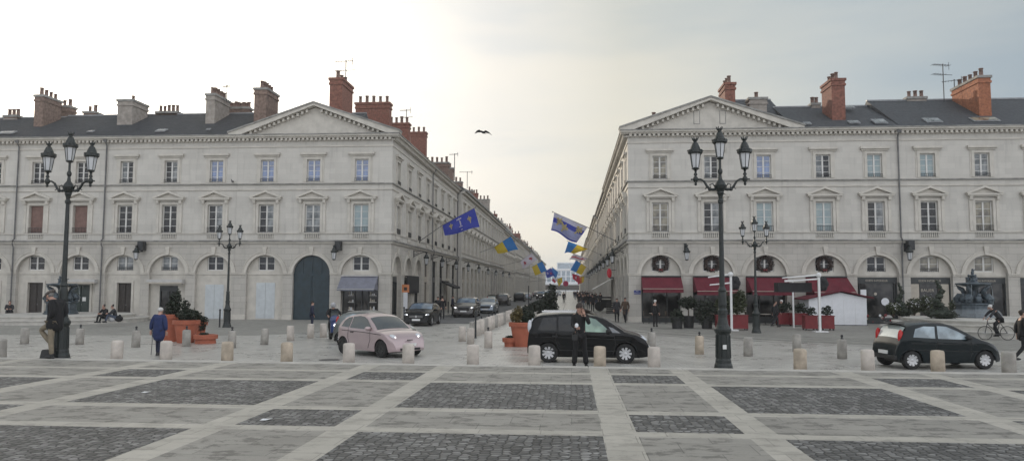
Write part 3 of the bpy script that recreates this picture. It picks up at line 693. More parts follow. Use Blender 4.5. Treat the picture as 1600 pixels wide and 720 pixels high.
# ------------------------------------------------------------------ the houses down the street
def lod_win(w,h,m,name='window',rows=3):
    mb=MB(); a=w/2
    mb.box(-a,-a+.09,-.03,.04,0,h,0); mb.box(a-.09,a,-.03,.04,0,h,0); mb.box(-a+.09,a-.09,-.03,.04,0,.09,0); mb.box(-a+.09,a-.09,-.03,.04,h-.09,h,0); mb.box(-.05,.05,-.03,.04,.09,h-.09,0)
    for k in range(1,rows): mb.box(-a+.09,a-.09,-.02,.015,h*k/rows-.02,h*k/rows+.02,0)
    mb.box(-a+.09,a-.09,.02,.03,.09,h-.09,1)
    return mb.mesh(name,[M['winframe'],M[m]])
LW1=[lod_win(*W1[:2],m) for m in ('g_dark','g_curt')]; LW2=[lod_win(*W2[:2],m) for m in ('g_dark','g_curt')]
def lod_shop():
    g=MB(); g.box(-1.15,-1.05,.2,.3,ZB,4.4,0); g.box(1.05,1.15,.2,.3,ZB,4.4,0); g.box(-1.05,1.05,.2,.3,ZB,ZB+.4,0); g.box(-1.05,1.05,.18,.3,2.5,2.95,0); g.box(-.04,.04,.2,.3,ZB+.4,4.4,0); g.box(-1.05,1.05,.3,.31,ZB,4.4,1); return g
LSH=[lod_shop().mesh('shopfront',[M[a],M['shopglass']]) for a in ('shopdark','cream')]
wl_names=['limestone','limestone','limestone']
WALLV=[M['wall'],stone_wall('limestone_sooty',(.41,.39,.36),joint=.85,rustic=.1),stone_wall('limestone_pale',(.52,.49,.44),joint=.88,rustic=.1)]
SS1=SUR1; SS2=SUR2
def street_house(side,Y0,Ln,n,dz,label,idx,sx=0,mans=False):
    X=(-13.3+sx) if side<0 else (4.12-sx)
    root=empty('street_house',(X,Y0,0),0,label,'building','stone houses lining the long street')
    F=(T(0,0,dz)@RZ(PI/2)) if side<0 else (T(0,Ln,dz)@RZ(-PI/2))
    p=Ln/n; us=[p*(i+.5) for i in range(n)]; wm=WALLV[idx%3]
    hs=[]
    for u in us: hs+=[(u-1.15,u+1.15,ZB,4.4),(u-W1[0]/2,u+W1[0]/2,W1[2],W1[2]+W1[1]),(u-W2[0]/2,u+W2[0]/2,W2[2],W2[2]+W2[1])]
    mb=MB(); rect_wall(mb,0,Ln,ZB-.6,13.2,hs,dep=.3,mi=0,ri=1)
    for u in (0,Ln): mb.box(min(u,abs(u-.05)),max(u,abs(u-.05)) if u else .05,.002,.7,ZB-.6,13.2,0)
    part(mb,'wall',[wm,M['trim']],root,F)
    mb=MB(); strings(mb,0,Ln,0,0); part(mb,'string_course',[M['trim'],M['trim_dark']],root,F)
    mb=MB(); mb.box(0,Ln,-.32,-.002,13.0,13.25,0); mb.box(0,Ln,-.55,-.002,13.25,13.49,1); mb.box(0,Ln,-.06,-.002,12.55,12.66,0); part(mb,'cornice',[M['trim'],M['trim_dark']],root,F)
    for u in us:
        place(random.choice(LW1),'window',root,F@T(u,.2,W1[2])); place(random.choice(LW2),'window',root,F@T(u,.2,W2[2]))
        if Y0<200: place(SS1,'window_pediment',root,F@T(u)); place(SS2,'window_lintel',root,F@T(u))
        place(LSH[(idx+int(u))%2],'shopfront',root,F@T(u))
    s=-1 if side<0 else 1
    mb=MB(); x0,x1=sorted((s*.4,s*11)); mb.box(x0,x1,.02,Ln-.02,ZB-.6,13.3+dz); mb.build('end_wall',M['render'],root)
    zr=(16.0 if not mans else 17.2)+dz; mb=MB(); xa,xb,xm=-s*.5,s*11,s*(5 if not mans else 3.4)
    ze=13.492+dz
    if mans: poly=[(xa,ze),(s*1.3,15.9+dz),(xm,zr),(xb,ze)]
    else: poly=[(xa,ze),(xm,zr),(xb,ze)]
    mb.prism(poly,.03,Ln-.03); mb.build('roof',M['slateT'],root)
    if mans:
        for u in us[::2]:
            mb=MB(); yb=u; x0,x1=sorted((s*.1,s*1.6)); mb.box(x0,x1,yb-.6,yb+.6,ze,ze+1.8); mb.build('dormer',M['trim'],root)
    for k in range(3):
        yy=Y0+Ln*(k+.35)/3; w=random.uniform(2.2,3.8); xc=X+s*random.uniform(3.6,5.2); zt=random.uniform(17.2,18.4)+dz
        chimney(root,xc-w/2,xc+w/2,yy,yy+.9,14.0+dz,zt,random.choice(['brick','brick','brickL','render']),random.randint(3,6),'x',ph=.55)
    return root
ordn=['second','third','fourth','fifth','sixth','seventh','eighth','ninth','tenth','eleventh','twelfth']
Y=87.2; i=0
lens=[(31,8),(27,7),(30,8),(34,9),(28,7),(32,8),(36,9),(40,10),(44,11)]
for i,(ln,n) in enumerate(lens):
    street_house(-1,Y,ln,n,(.0,.15,-.2,.1,.3,-.2,.2,0,.2)[i],f'{ordn[i]} house down the street on the flag-hung side with the parked cars',i,(.55,.3,.0,.3,.1,.3,0,.2,0)[i],mans=i in (2,6)); Y+=ln+.04
Y=88.2
for i,(ln,n) in enumerate(lens):
    street_house(1,Y,ln,n,(.1,-.1,.2,0,.2,0,.1,0,.2)[i],f'{ordn[i]} house down the street on the side of the strolling crowd',i+1,(-.1,.15,0,.2,.0,.2,.1,0,.1)[i],mans=i in(3,)); Y+=ln+.04
# distant modern block closing the street
fb=empty('office_block',(1,470,0),0,'distant pale glass-fronted block closing off the end of the street','building')
mb=MB(); mb.box(-26,26,0,12,-1,13.0,0); mb.box(-10,5,2,10,13.0,17.5,0); mb.box(-26.3,26.3,-.5,12,4.0,4.6,0); mb.box(-26.3,26.3,-.4,12,12.6,13.2,0); mb.build('wall',[M['white']],fb)
gm=mat('distant_curtain_wall',(.30,.36,.42),.15,var=.25,scale=.7)
for k in range(17):
    for z0,z1 in ((5.2,8.4),(8.9,12.1)):
        mb=MB(); x=-25+3.0*k; mb.box(x,x+2.3,-.06,-.003,z0,z1); mb.build('window',gm,fb)
mb=MB(); mb.box(-9.5,4.5,1.9,1.99,13.6,16.9); mb.build('window',gm,fb)
mb=MB(); mb.box(-24,24,-.05,-.003,.2,3.4); mb.build('shopfront',M['shopglass'],fb)
# aerials
def aer(px,ytip,ybase,Y,label,n=2,w=1.3,s=1.0):
    b=at(px,ybase,Y); t=at(px,ytip,Y); aerial(b.x,Y,b.z,t.z-b.z,label,n,w,s=s)
aer(540,94,128,58,'tall two-tier aerial on the lone brick chimney above the left pediment',2,1.5,1)
aer(635,171,186,77,'small aerial above the second brick chimney stack behind the left pediment',2,1.2)
aer(354,133,150,59,'bent aerial beside the long row of chimney pots',1,.8)
aer(710,240,277,110,'tall thin mast above the chimneys of the third street house',1,1.4,1.6)
aer(730,268,290,125,'low aerial among the brick stacks further down the street',1,2.2,1.6)
aer(1475,100,152,60,'taller of the two roof aerials between the orange brick chimney and the skylight',2,1.6)
aer(1492,124,155,60,'shorter of the two roof aerials beside the orange brick chimney',1,1.4)
# ------------------------------------------------------------------ street lamps
def lantern(root,x,y,z,s=1.0,hang=False):
    """hexagonal tapered lantern, base at z"""
    fr=MB(); fr.lathe([(.03*s,0),(.1*s,.03*s),(.15*s,.06*s),(.12*s,.1*s)],8,(x,y,z))
    rb,rt,h0,h1=.125*s,.20*s,.10*s,.62*s
    for k in range(6):
        a=PI/6+k*PI/3; c,d=math.cos(a),math.sin(a)
        fr.tube([(x+c*rb,y+d*rb,z+h0),(x+c*rt,y+d*rt,z+h1)],.012*s,4)
    fr.lathe([(rt+.035*s,h1-.02*s),(rt+.07*s,h1+.02*s),(rt+.07*s,h1+.13*s),(rt*.95,h1+.15*s),(rt*.8,h1+.25*s),(.10*s,h1+.38*s),(.06*s,h1+.42*s),(.06*s,h1+.45*s),(.10*s,h1+.49*s),(.085*s,h1+.53*s)],12,(x,y,z))
    for k in range(6):
        a=k*PI/3; c,d=math.cos(a),math.sin(a)
        fr.tube([(x+c*.08*s,y+d*.08*s,z+h1+.5*s),(x+c*.12*s,y+d*.12*s,z+h1+.6*s)],[.02*s,.012*s],4)
        fr.ell((x+c*(rt+.07*s),y+d*(rt+.07*s),z+h1+.1*s),(.025*s,)*3,6,4)
    o=fr.build('lantern',M['lampmetal'],root,smooth=False)
    g=MB(); g.lathe([(rb-.01*s,h0+.005),(rt-.015*s,h1-.015*s)],6,(x,y,z),ph=PI/6); g.build('lantern_glass',M['lampglass'],o)
def lamp_post(x,y,z,label,s=1.0,rz=0):
    r=empty('street_lamp',(x,y,z),rz,label,'street lamp','three-armed cast-iron lamp posts',s)
    mb=MB()
    mb.lathe([(.29,0),(.29,.05),(.26,.09),(.25,.16),(.225,.22),(.22,.30),(.205,.34),(.19,1.02),(.215,1.06),(.24,1.12),(.24,1.17),(.20,1.22),(.16,1.30),(.14,1.40),(.125,1.50),(.125,1.58),(.14,1.60),(.14,1.70),(.11,1.76),(.12,1.85),(.115,2.1),(.10,2.22),(.12,2.26),(.11,2.3),(.078,2.36),(.07,3.2),(.056,4.75),(.08,4.78),(.085,4.84),(.055,4.9),(.07,4.98),(.10,5.06),(.09,5.12)],16)
    for k in range(8):
        a=k*PI/4+PI/8; mb.box(-.012,.012,-.012,.012,0,0) if False else mb.tube([(.205*math.cos(a),.205*math.sin(a),.36),(.192*math.cos(a),.192*math.sin(a),1.0)],.018,4)
    mb.build('post',M['lampmetal'],r,smooth=False)
    mb=MB(); mb.lathe([(.10,5.1),(.15,5.2),(.17,5.28),(.12,5.38),(.06,5.46),(.04,5.6),(.07,5.66),(.07,5.72),(.035,5.78),(.035,5.98),(.04,6.04)],12)
    mb.build('crown_hub',M['lampmetal'],r)
    for a in (0,PI):
        c,d=math.cos(a),math.sin(a); mb=MB()
        P_=[(.08,5.2),(.20,5.16),(.30,5.17),(.38,5.26),(.46,5.40),(.56,5.46),(.70,5.46)]
        mb.tube([(c*q,d*q,w) for q,w in P_],[.05,.045,.042,.038,.034,.03,.03],6)
        mb.tube([(c*.16,d*.16,5.24),(c*.22,d*.22,5.34),(c*.3,d*.3,5.3),(c*.28,d*.28,5.22)],.018,5); mb.tube([(c*.42,d*.42,5.32),(c*.38,d*.38,5.22),(c*.44,d*.44,5.18)],.016,5)
        for q,w,e in ((.82,5.46,.025),(.30,5.17,.055)): mb.ell((c*q,d*q,w),(e,e,e),8,5)
        mb.tube([(c*.70,d*.70,5.46),(c*.82,d*.82,5.46)],.02,5); mb.lathe([(.02,5.28),(.045,5.32),(.03,5.36),(.07,5.42),(.075,5.5),(.03,5.56),(.06,5.6),(.03,5.66),(.04,5.72)],10,(c*.70,d*.70,0))
        mb.build('arm',M['lampmetal'],r,smooth=True); lantern(r,c*.70,d*.70,5.72,.80)
    lantern(r,0,0,6.02,.80)
    return r
LY=21.2
l1=lamp_post(-14.9,21.2,gz(-14.9,21.2),'tall cast-iron lamp post that the capped man leans against',.965)
l2_=lamp_post(4.08,20.95,gz(4.08,20.95),'tall cast-iron lamp post at the kerb between the minivan and the dark hatchback',.95)
lamp_post(-20.83,44.6,-.4,'smaller-looking lamp post across the square beyond the terracotta pots',.93)
lamp_post(10.22,43.1,-.4,'smaller-looking lamp post standing before the restaurant terrace',.93)
mb=MB(); mb.box(-.05,.05,-.235,-.195,.62,.74); mb.build('sticker',M['plate'],l2_)
# black posts by the pots / near the small lamp
def iron_post(x,y,z,label,h=.95,grp='black iron posts on the pavements'):
    o=MB(); o.lathe([(.06,0),(.06,.05),(.045,.08),(.045,h-.1),(.06,h-.08),(.06,h-.02),(.03,h)],10); q=o.build('iron_post',M['iron']); q.location=(x,y,z); tag(q,label,'post',grp)
p=gp(343,511); iron_post(p.x,p.y,-.4,'black post right next to the lamp post beyond the terracotta pots',1.1)
p=gp(442,497); iron_post(p.x,p.y,-.4,'black post in front of the carriage door corner',.9)
p=gp(743,528); iron_post(p.x,p.y,-.4,'tall black post at the near end of the street bollard row',1.3)
p=gp(826,492); iron_post(p.x,p.y,-.4,'slim black pole beside the hedge row of the street',2.6)
for k in range(16):
    q=('first','second')[k] if k<2 else None
    iron_post(-11.15,50.0+k*2.6,-.4,'one of the black posts lining the kerb between the parked cars and the shopfronts',1.15,'black posts along the shop side kerb')
# ------------------------------------------------------------------ stone bollards
BM={}
def bollard(x,y,label,r=.165,h=.66,m='bollard',grp='pale stone bollards along the plaza kerb',spike=False,lean=0):
    k=(round(r,3),round(h,2),m)
    if k not in BM:
        mb=MB(); a=r; mb.lathe([(a,-.05),(a*.995,h*.5),(a*.98,h-.06),(a*.93,h-.02),(a*.8,h),(a*.4,h+.012)],20); me=mb.mesh('bollard',M[m],True); BM[k]=me
    o=place(BM[k],'bollard'); o.location=(x,y,gz(x,y)); o.rotation_euler=(lean,lean*.6,random.uniform(0,6)); tag(o,label,'bollard',grp)
    if spike:
        s=MB(); s.lathe([(.05,h),(.06,h+.03),(.02,h+.06),(.045,h+.1),(.05,h+.13),(.02,h+.17)],8); s.build('finial',M['iron'],o,smooth=True)
    return o
rowx=[(0,'bollard3','at the left edge of the view, front row'),(182,'bollard','front row, just right of the leaning man'),(259,'bollard','front row, beside the walker in the blue coat'),(355,'bollard2','front row, in front of the smallest pot'),(448,'bollard2','front row, alone before the carriage door'),
      (545,'bollard','front row, before the rear wheel of the pink car'),(638,'bollard','front row, before the nose of the pink car'),(739,'bollard','front row, alone on the axis of the parked-car street'),(835,'bollard','front row, before the rear wheel of the minivan'),(937,'bollard2','front row, beside the woman on the phone'),
      (1022,'bollard','front row, at the nose of the minivan'),(1250,'bollard2','front row, paired with a second bollard right behind it'),(1356,'bollard','front row, just behind the tail of the dark hatchback'),(1465,'bollard2','front row, before the doors of the dark hatchback'),(1576,'bollard3','front row, at the nose of the dark hatchback')]
for px,m,t in rowx:
    Y=21.0
    for _ in range(3):
        X=at(px,560,Y).x; Y=kerbY(X)+.45
    bollard(X,Y,'pale stone bollard in the '+t,.168,.60,m,lean=random.uniform(-.02,.02))
back=[(38,537,0,'bollard3','left of the leaning man'),(124,538,1,'bollard3','between the leaning man and the seated pair'),(212,542,1,'bollard3','left of the blue coat walker'),(291,541,1,'bollard3','in front of the largest terracotta pot'),(362,543,1,'bollard3','right of the round low terracotta pot'),(413,538,0,'bollard3','left of the carriage door'),(454,532,0,'bollard','before the carriage door, nearer its middle'),
      (485,528,0,'bollard','at the feet of the person in dark blue'),(505,527,0,'bollard','just left of the scooter'),(763,543,1,'bollard','with an iron finial, left of the tall terracotta pot'),(809,540,1,'bollard2','right before the tall terracotta pot'),(735,537,0,'bollard','left end of the street row'),(722,533,0,'bollard','leftmost of the street row cluster'),
      (1018,545,1,'bollard3','right behind the nose of the minivan'),(1093,553,1,'bollard2','left of the big lamp post'),(1169,556,0,'bollard3','right of the big lamp post'),(1245,549,0,'bollard3','behind its twin of the front row'),(1316,560,1,'bollard3','between the white hut and the dark hatchback'),(1462,556,1,'bollard3','hidden behind the dark hatchback')]
for px,py,sp,m,t in back:
    p=gp(px,py,-.4); bollard(p.x,p.y,'stone bollard in the second row '+t,.165,.68,m,'stone bollards of the second row',bool(sp),random.uniform(-.03,.03))
for k in range(22):
    y=37.2+k*1.55+(k>9)*k*.15; bollard(-4.85+.03*k,y,'one of the close-set pale bollards between the road and the paved street',.17,.78,'bollard' if k%3 else 'bollard3','close-set bollards beside the road',k in(2,4,5,6))
# ------------------------------------------------------------------ foliage and pots
def leaves(mb,blobs,n,size,mi=0,rnd=random,flat=.0):
    tot=sum(b[1][0]*b[1][1]*b[1][2] for b in blobs)
    for c,r in blobs:
        k=int(n*r[0]*r[1]*r[2]/tot)+1
        for _ in range(k):
            d=Vector((rnd.gauss(0,1),rnd.gauss(0,1),rnd.gauss(0,1))).normalized()*(rnd.random()**.4)*rnd.uniform(.85,1.12)
            p=Vector((c[0]+d.x*r[0],c[1]+d.y*r[1],c[2]+d.z*r[2]))
            a=Vector((rnd.gauss(0,1),rnd.gauss(0,1),rnd.gauss(0,.7))).normalized(); b=a.cross(Vector((rnd.gauss(0,1),rnd.gauss(0,1),rnd.gauss(0,1)))).normalized(); s=size*rnd.uniform(.6,1.4)
            mb.add([p-a*s,p+b*s*.5,p+a*s,p-b*s*.5],[(0,1,2,3)],mi)
def pot_plant(x,y,label,h=1.6,rt=.75,rb=.5,blobs=(),n=500,m='leaf',size=.09,cat='potted plant',grp='terracotta pots with evergreens'):
    z=gz(x,y); r=empty('potted_shrub',(x,y,z),0,label,cat,grp)
    mb=MB(); mb.lathe([(rb,0),(rt-.04,h-.2),(rt-.04,h-.19),(rt+.04,h-.18),(rt+.05,h-.02),(rt,h),(rt-.07,h),(rt-.09,h-.12),(.02,h-.12)],24); mb.build('pot',M['terracotta'],r,smooth=False)
    mb=MB(); mb.lathe([(rt-.1,h-.14),(rt-.1,h-.09),(.01,h-.07)],16); mb.build('soil',M['soil'],r)
    if blobs:
        mb=MB(); leaves(mb,blobs,n,size); mb.build('foliage',M[m],r)
        mb=MB(); 
        for c,rr in blobs: mb.tube([(0,0,h-.1),(c[0]*.6,c[1]*.6,(h+c[2])/2),(c[0],c[1],c[2])],[.05,.035,.015],6)
        mb.build('trunk',M['bark'],r)
    return r
p=gp(290,535); pot_plant(p.x,p.y,'large terracotta pot with a spreading dark evergreen before the shutters',1.0,.53,.36,[((.05,0,1.22),(.52,.42,.28)),((-.12,.1,1.55),(.2,.2,.36)),((.38,0,1.2),(.26,.3,.2))],1700,size=.06)
p=gp(268,533); pot_plant(p.x,p.y,'terracotta pot with a tall dark conifer half hidden by the blue coat walker',1.22,.48,.32,[((0.05,0,1.5),(.34,.34,.38)),((.12,0,1.88),(.26,.26,.34)),((.22,0,2.12),(.12,.12,.24))],1900,size=.06)
p=gp(310,528); pot_plant(p.x,p.y,'terracotta pot with trailing ivy behind the low round pot',.8,.36,.27,[((.1,-.1,.85),(.36,.32,.26)),((.26,-.2,.6),(.2,.2,.25))],900,size=.06)
p=gp(321,536); pot_plant(p.x,p.y,'wide low terracotta bowl with a little greenery',.38,.46,.44,[((-.1,0,.4),(.22,.2,.06))],160,size=.05)
p=gp(815,541); pot_plant(p.x,p.y,'tall terracotta pot with autumn-coloured and green shrubs behind the minivan',1.02,.50,.33,[((.28,.1,1.18),(.32,.32,.3))],1300,size=.06)
r_=empty('shrub',(p.x-.22,p.y-.1,gz(p.x,p.y)+.98),0,'yellow-brown shrub growing from the tall terracotta pot','shrub'); mb=MB(); leaves(mb,[((0,0,.28),(.26,.24,.34)),((.1,0,.55),(.14,.14,.2))],900,.05); mb.build('foliage',M['leafy'],r_); mb=MB(); mb.tube([(0,0,-.1),(0,0,.4)],.025,6); mb.build('stem',M['bark'],r_)
p=gp(796,541); pot_plant(p.x,p.y,'small low terracotta pot left of the tall one',.37,.26,.21,[((0,0,.4),(.17,.17,.05))],120,size=.05)
# street hedge row / conifer
def shrub(x,y,label,blobs,n,size=.12,m='leaf',name='shrub',grp=None,z=None,trunk=True):
    r=empty(name,(x,y,gz(x,y) if z is None else z),0,label,'shrub',grp); mb=MB(); leaves(mb,blobs,n,size); mb.build('foliage',M[m],r)
    if trunk:
        mb=MB(); 
        for c,rr in blobs: mb.tube([(0,0,0),(c[0]*.7,c[1]*.7,c[2]*.6),c],[.06,.04,.02],6)
        mb.build('trunk',M['bark'],r)
    return r
p=gp(858,494); shrub(p.x,p.y,'big dark conifer rising behind the minivan roof in mid street',[((0,0,.7),(.8,.8,.8)),((.1,0,1.5),(.6,.6,.7)),((.25,0,2.2),(.4,.4,.6)),((-.6,0,.5),(.6,.5,.5))],2600,.11,z=-.4)
for k in range(9):
    shrub(-3.9-.02*k,66+k*7.5,'one of the low dark shrubs in the row along the median of the street',[((0,0,.45),(.6,1.6,.4))],420,.16,grp='low shrubs along the median')
for k,(px,Y) in enumerate(((783,0),(846,0))):
    pass
# ------------------------------------------------------------------ wall lanterns
def wall_lantern(F,u,z,label,out=.7,two=False,ang=0,grp='bracket lanterns on the facades'):
    r=empty('wall_lantern',(0,0,0),0,label,'lantern',grp); r.matrix_world=F@T(u,0,z)
    mb=MB(); mb.box(-.09,.09,-.05,-.002,-.35,.25); mb.tube([(0,-.02,-.25),(0,-out*.5,-.02),(0,-out*.8,.12),(0,-out,.08),(0,-out,-.02)],.03,6); mb.tube([(0,-.02,.15),(0,-out*.5,.2),(0,-out,.1)],.022,6); mb.tube([(0,-.05,-.1),(.0,-out*.4,.05),(0,-out*.3,.15),(0,-out*.2,.08)],.018,5)
    mb.build('bracket',M['iron'],r)
    lantern(r,0,-out,-1.0,.92)
    if two: mb=MB(); mb.box(-.0,.42,-.6,-.1,-.25,.42); mb.build('spotlight_box',M['iron'],r)
for px,py,t,tw in ((213,388,'bracket lantern with a boxy floodlight, above the arches left of centre',1),(522,389,'bracket lantern with a floodlight beside the carriage door arch',1),(1073,388,'bracket lantern between the first two restaurant arches',0),(1421,389,'bracket lantern with a floodlight next to the tall downpipe',1)):
    p=at(px,py,54.3); wall_lantern(T(0,55,0),p.x,5.0,t,two=bool(tw))
FSR=T(4.12,0,0)@RZ(-PI/2); FSL=T(-13.3,0,0)@RZ(PI/2)
for k in range(9):
    y=58+k*7.5+.4*k*k
    wall_lantern(FSR,-y,4.9,'one of the dark bracket lanterns in line down the restaurant side of the street',1.0,grp='bracket lanterns on the restaurant side of the street')
    wall_lantern(FSL,y+5,4.9,'one of the dark bracket lanterns in line above the shops by the parked cars',1.1,grp='bracket lanterns above the shops by the parked cars')
# ------------------------------------------------------------------ text helper
def text(s,size,m,name,parent,Mx,ext=.004,align='CENTER'):
    cu=bpy.data.curves.new('t','FONT'); cu.body=s; cu.size=size; cu.extrude=ext; cu.align_x=align; cu.align_y='CENTER'
    o=bpy.data.objects.new('t',cu); C.objects.link(o)
    dg=bpy.context.evaluated_depsgraph_get(); me=bpy.data.meshes.new_from_object(o.evaluated_get(dg)); me.name=name; me.materials.clear(); me.materials.append(m)
    bpy.data.objects.remove(o); return place(me,name,parent,Mx)
UP=Matrix.Rotation(PI/2,4,'X')
# ------------------------------------------------------------------ awnings, shop signs, wreaths
def awning(root_name,X,label,w=2.82,m='awn_red',zt=2.86,out=1.5,drop=1.0,val=.28,grp='maroon awnings of the restaurant',skew=0):
    r=empty(root_name,(X,YF,0),0,label,'awning',grp); a=w/2; z1=zt-drop
    mb=MB(); n=14
    for i in range(n):
        x0=-a+w*i/n; x1=-a+w*(i+1)/n; sg=lambda x:.015*math.sin((x+a)/w*PI*7)
        mb.quad((x0,-.02,zt),(x1,-.02,zt),(x1+skew,-out,z1+sg(x1)),(x0+skew,-out,z1+sg(x0)))
        mb.quad((x0+skew,-out,z1+sg(x0)),(x1+skew,-out,z1+sg(x1)),(x1+skew,-out-.02,z1-val),(x0+skew,-out-.02,z1-val))
        mb.quad((x0,-.02,zt-.02),(x1,-.02,zt-.02),(x1+skew,-out+.02,z1+sg(x1)-.02),(x0+skew,-out+.02,z1+sg(x0)-.02))
    for s in (-a,a): mb.add([(s,-.02,zt),(s+skew,-out,z1),(s+skew,-out,z1-.05),(s,-.02,z1-.1)],[(0,1,2,3)])
    mb.build('canopy',M[m],r)
    mb=MB(); mb.box(-a,a,-.16,-.003,zt-.02,zt+.07); mb.build('casing',M['iron' if m!='awn_grey' else 'awn_box'],r)
    mb=MB(); mb.box(-a+skew,a+skew,-out-.035,-out+.02,z1-.025,z1+.012); mb.build('front_bar',M['cream' if m!='awn_grey' else 'awn_box'],r)
    for s in (-a*.8,a*.8):
        mb=MB(); mb.tube([(s,-.1,zt-.3),(s+skew*.5,-out*.5,zt-drop*.45-.25),(s+skew,-out+.02,z1-.02)],.022,5); mb.build('arm',M['awn_box'],r)
    return r
awning('awning',6.42,'first maroon awning, nearest the street corner',skew=.0,drop=.85,out=1.2)
awning('awning',10.08,'second maroon awning, behind the tall lamp post',skew=.05)
awning('awning',13.79,'third maroon awning, above the small lamp post',skew=.1)
awning('awning',17.93,'fourth maroon awning, above the white hut',skew=.12,drop=1.05)
a_=awning('awning',-15.63,'slate-blue shop awning right of the carriage door',w=2.75,m='awn_grey',out=1.1,drop=.95,val=.12,grp='other shop awnings',zt=2.86)
awbox=lambda X,z,w,label:(lambda r:(MB_box(r,w,z)))(empty('folded_awning',(X,YF,0),0,label,'awning','folded awning boxes'))
def MB_box(r,w,z):
    mb=MB(); mb.box(-w/2,w/2,-.42,-.003,z-.15,z+.15); mb.build('casing',M['awn_box'],r); mb=MB(); mb.box(-w/2+.02,w/2-.02,-.45,-.421,z-.18,z-.06); mb.build('front_bar',M['cream'],r)
awbox(-37.3,2.42,2.7,'folded off-white awning box above the dark green door')
awbox(-30.47,2.42,2.75,'folded off-white awning box above the glazed entrance')
def wreath(X,label,r0=.46):
    r=empty('wreath',(X,YF+.28,3.8),0,label,'wreath','christmas wreaths on the restaurant windows'); mb=MB()
    for k in range(420):
        a=random.uniform(0,2*PI); rr=r0+random.gauss(0,.07); p=Vector((rr*math.cos(a),random.gauss(0,.05)-.03,rr*math.sin(a)))
        d=Vector((random.gauss(0,1),random.gauss(0,.5),random.gauss(0,1))).normalized()*.09; e=d.cross(Vector((0,1,.3))).normalized()*.03
        mb.add([p-d,p+e,p+d,p-e],[(0,1,2,3)])
    mb.build('greenery',M['wreathleaf'],r)
    mb=MB(); mb.tube([(r0*math.cos(2*PI*k/20),.03,r0*math.sin(2*PI*k/20)) for k in range(21)],.05,6); mb.build('ring',M['bark'],r)
    mb=MB(); mb.prism([(-.12,-r0-.08),(0,-r0+.02),(.12,-r0-.08),(.12,-r0+.1),(0,-r0+.03),(-.12,-r0+.1)],-.16,-.12); mb.build('bow',M['planter_red'],r)
M['wreathleaf']=mat('wreath_greenery',(.05,.035,.03),.8,var=.5,scale=14)
for X,t in ((6.42,'first wreath, on the window nearest the street corner'),(10.08,'second wreath, half behind the tall lamp post'),(13.79,'third wreath, above the small lamp post'),(17.93,'fourth wreath, on the window above the white hut')): wreath(X,t)
def sign_on(root,u,s,size,z,m,name='shop_lettering',y=.305): text(s,size,M[m],name,root,T(u,y,z)@UP)
sign_on(r2,21.49-15.972,'EDEN INTERIEUR',.2,2.62,'cream'); sign_on(r3,25.1-23.173,'EDEN INTERIEUR',.2,2.62,'cream'); sign_on(r3,28.78-23.173,'EDEN INTERIEUR',.2,2.62,'cream')
sign_on(r3,24.95-23.173,'BAUER',.30,1.95,'cream',y=.37)
for (x0,x1) in ((-1.28,-.72),(.62,1.28)):
    mb=MB(); mb.box(x0,x1,.34,.37,.05,2.4); place(mb.mesh('cream_panel',M['cream']),'cream_panel',r3,T(25.1-23.173))
# window display of the first dark shop
for (x,z,r,mk) in ((.55,1.15,.27,'white'),(-.1,1.7,.1,'cream'),(.75,-.05,.28,'awn_box')):
    mb=MB(); mb.lathe([(r,-.01),(r,.01)],18); place(mb.mesh('display_disc',M[mk]),'display_disc',r2,T(21.49-15.972+x,.33,z)@UP)
mb=MB(); mb.box(-1.12,-.72,.32,.36,.15,2.0); place(mb.mesh('display_panel',M['white']),'display_panel',r2,T(21.49-15.972))
for k in range(16):
    mb=MB(); x=random.uniform(-1.15,1.15); z=random.uniform(-.3,.2); q=random.uniform(.06,.13); mb.ell((x,.34,z),(q,.03,q),8,5); place(mb.mesh('display_item',M[random.choice(['cream','white','render','planter_red','leaf2'])]),'display_item',r2,T(21.49-15.972))
# display shelves of the shop under the blue-grey awning
for z in (.3,.9,1.4):
    for x0,x1 in ((-.95,-.5),(.65,1.2)):
        mb=MB(); mb.box(x0,x1,.33,.38,z,z+.05); place(mb.mesh('display_shelf',M['awn_box']),'display_shelf',lc,T(-15.63+25.24))
        for k in range(3): 
            mb=MB(); xx=x0+.06+.13*k; mb.box(xx,xx+.08,.34,.38,z+.051,z+.051+random.uniform(.1,.3)); place(mb.mesh('display_item',M[random.choice(['cream','render','white'])]),'display_item',lc,T(-15.63+25.24))
for X in (-37.85,-37.3):
    mb=MB(); mb.box(X-.14,X+.14,55.46,55.48,.9,1.2); o=mb.build('notice',M['plate']); tag(o,'white paper notice taped on the dark green door, '+('nearer the lamp post' if X<-37.5 else 'farther from the lamp post'),'notice','notices on the dark green door')
# street name plate
r=empty('street_name_plate',(4.72,YF-.01,1.75),0,'small blue enamel street name plate on the corner pier','sign')
mb=MB(); mb.box(-.24,.24,-.02,0,-.14,.14); mb.build('plate',mat('blue_enamel',(.02,.035,.2),.35,var=.05),r)
text('RUE',.09,M['white'],'lettering',r,T(0,-.024,.065)@UP,.001); text("JEANNE D'ARC",.072,M['white'],'lettering',r,T(0,-.024,-.055)@UP,.001)
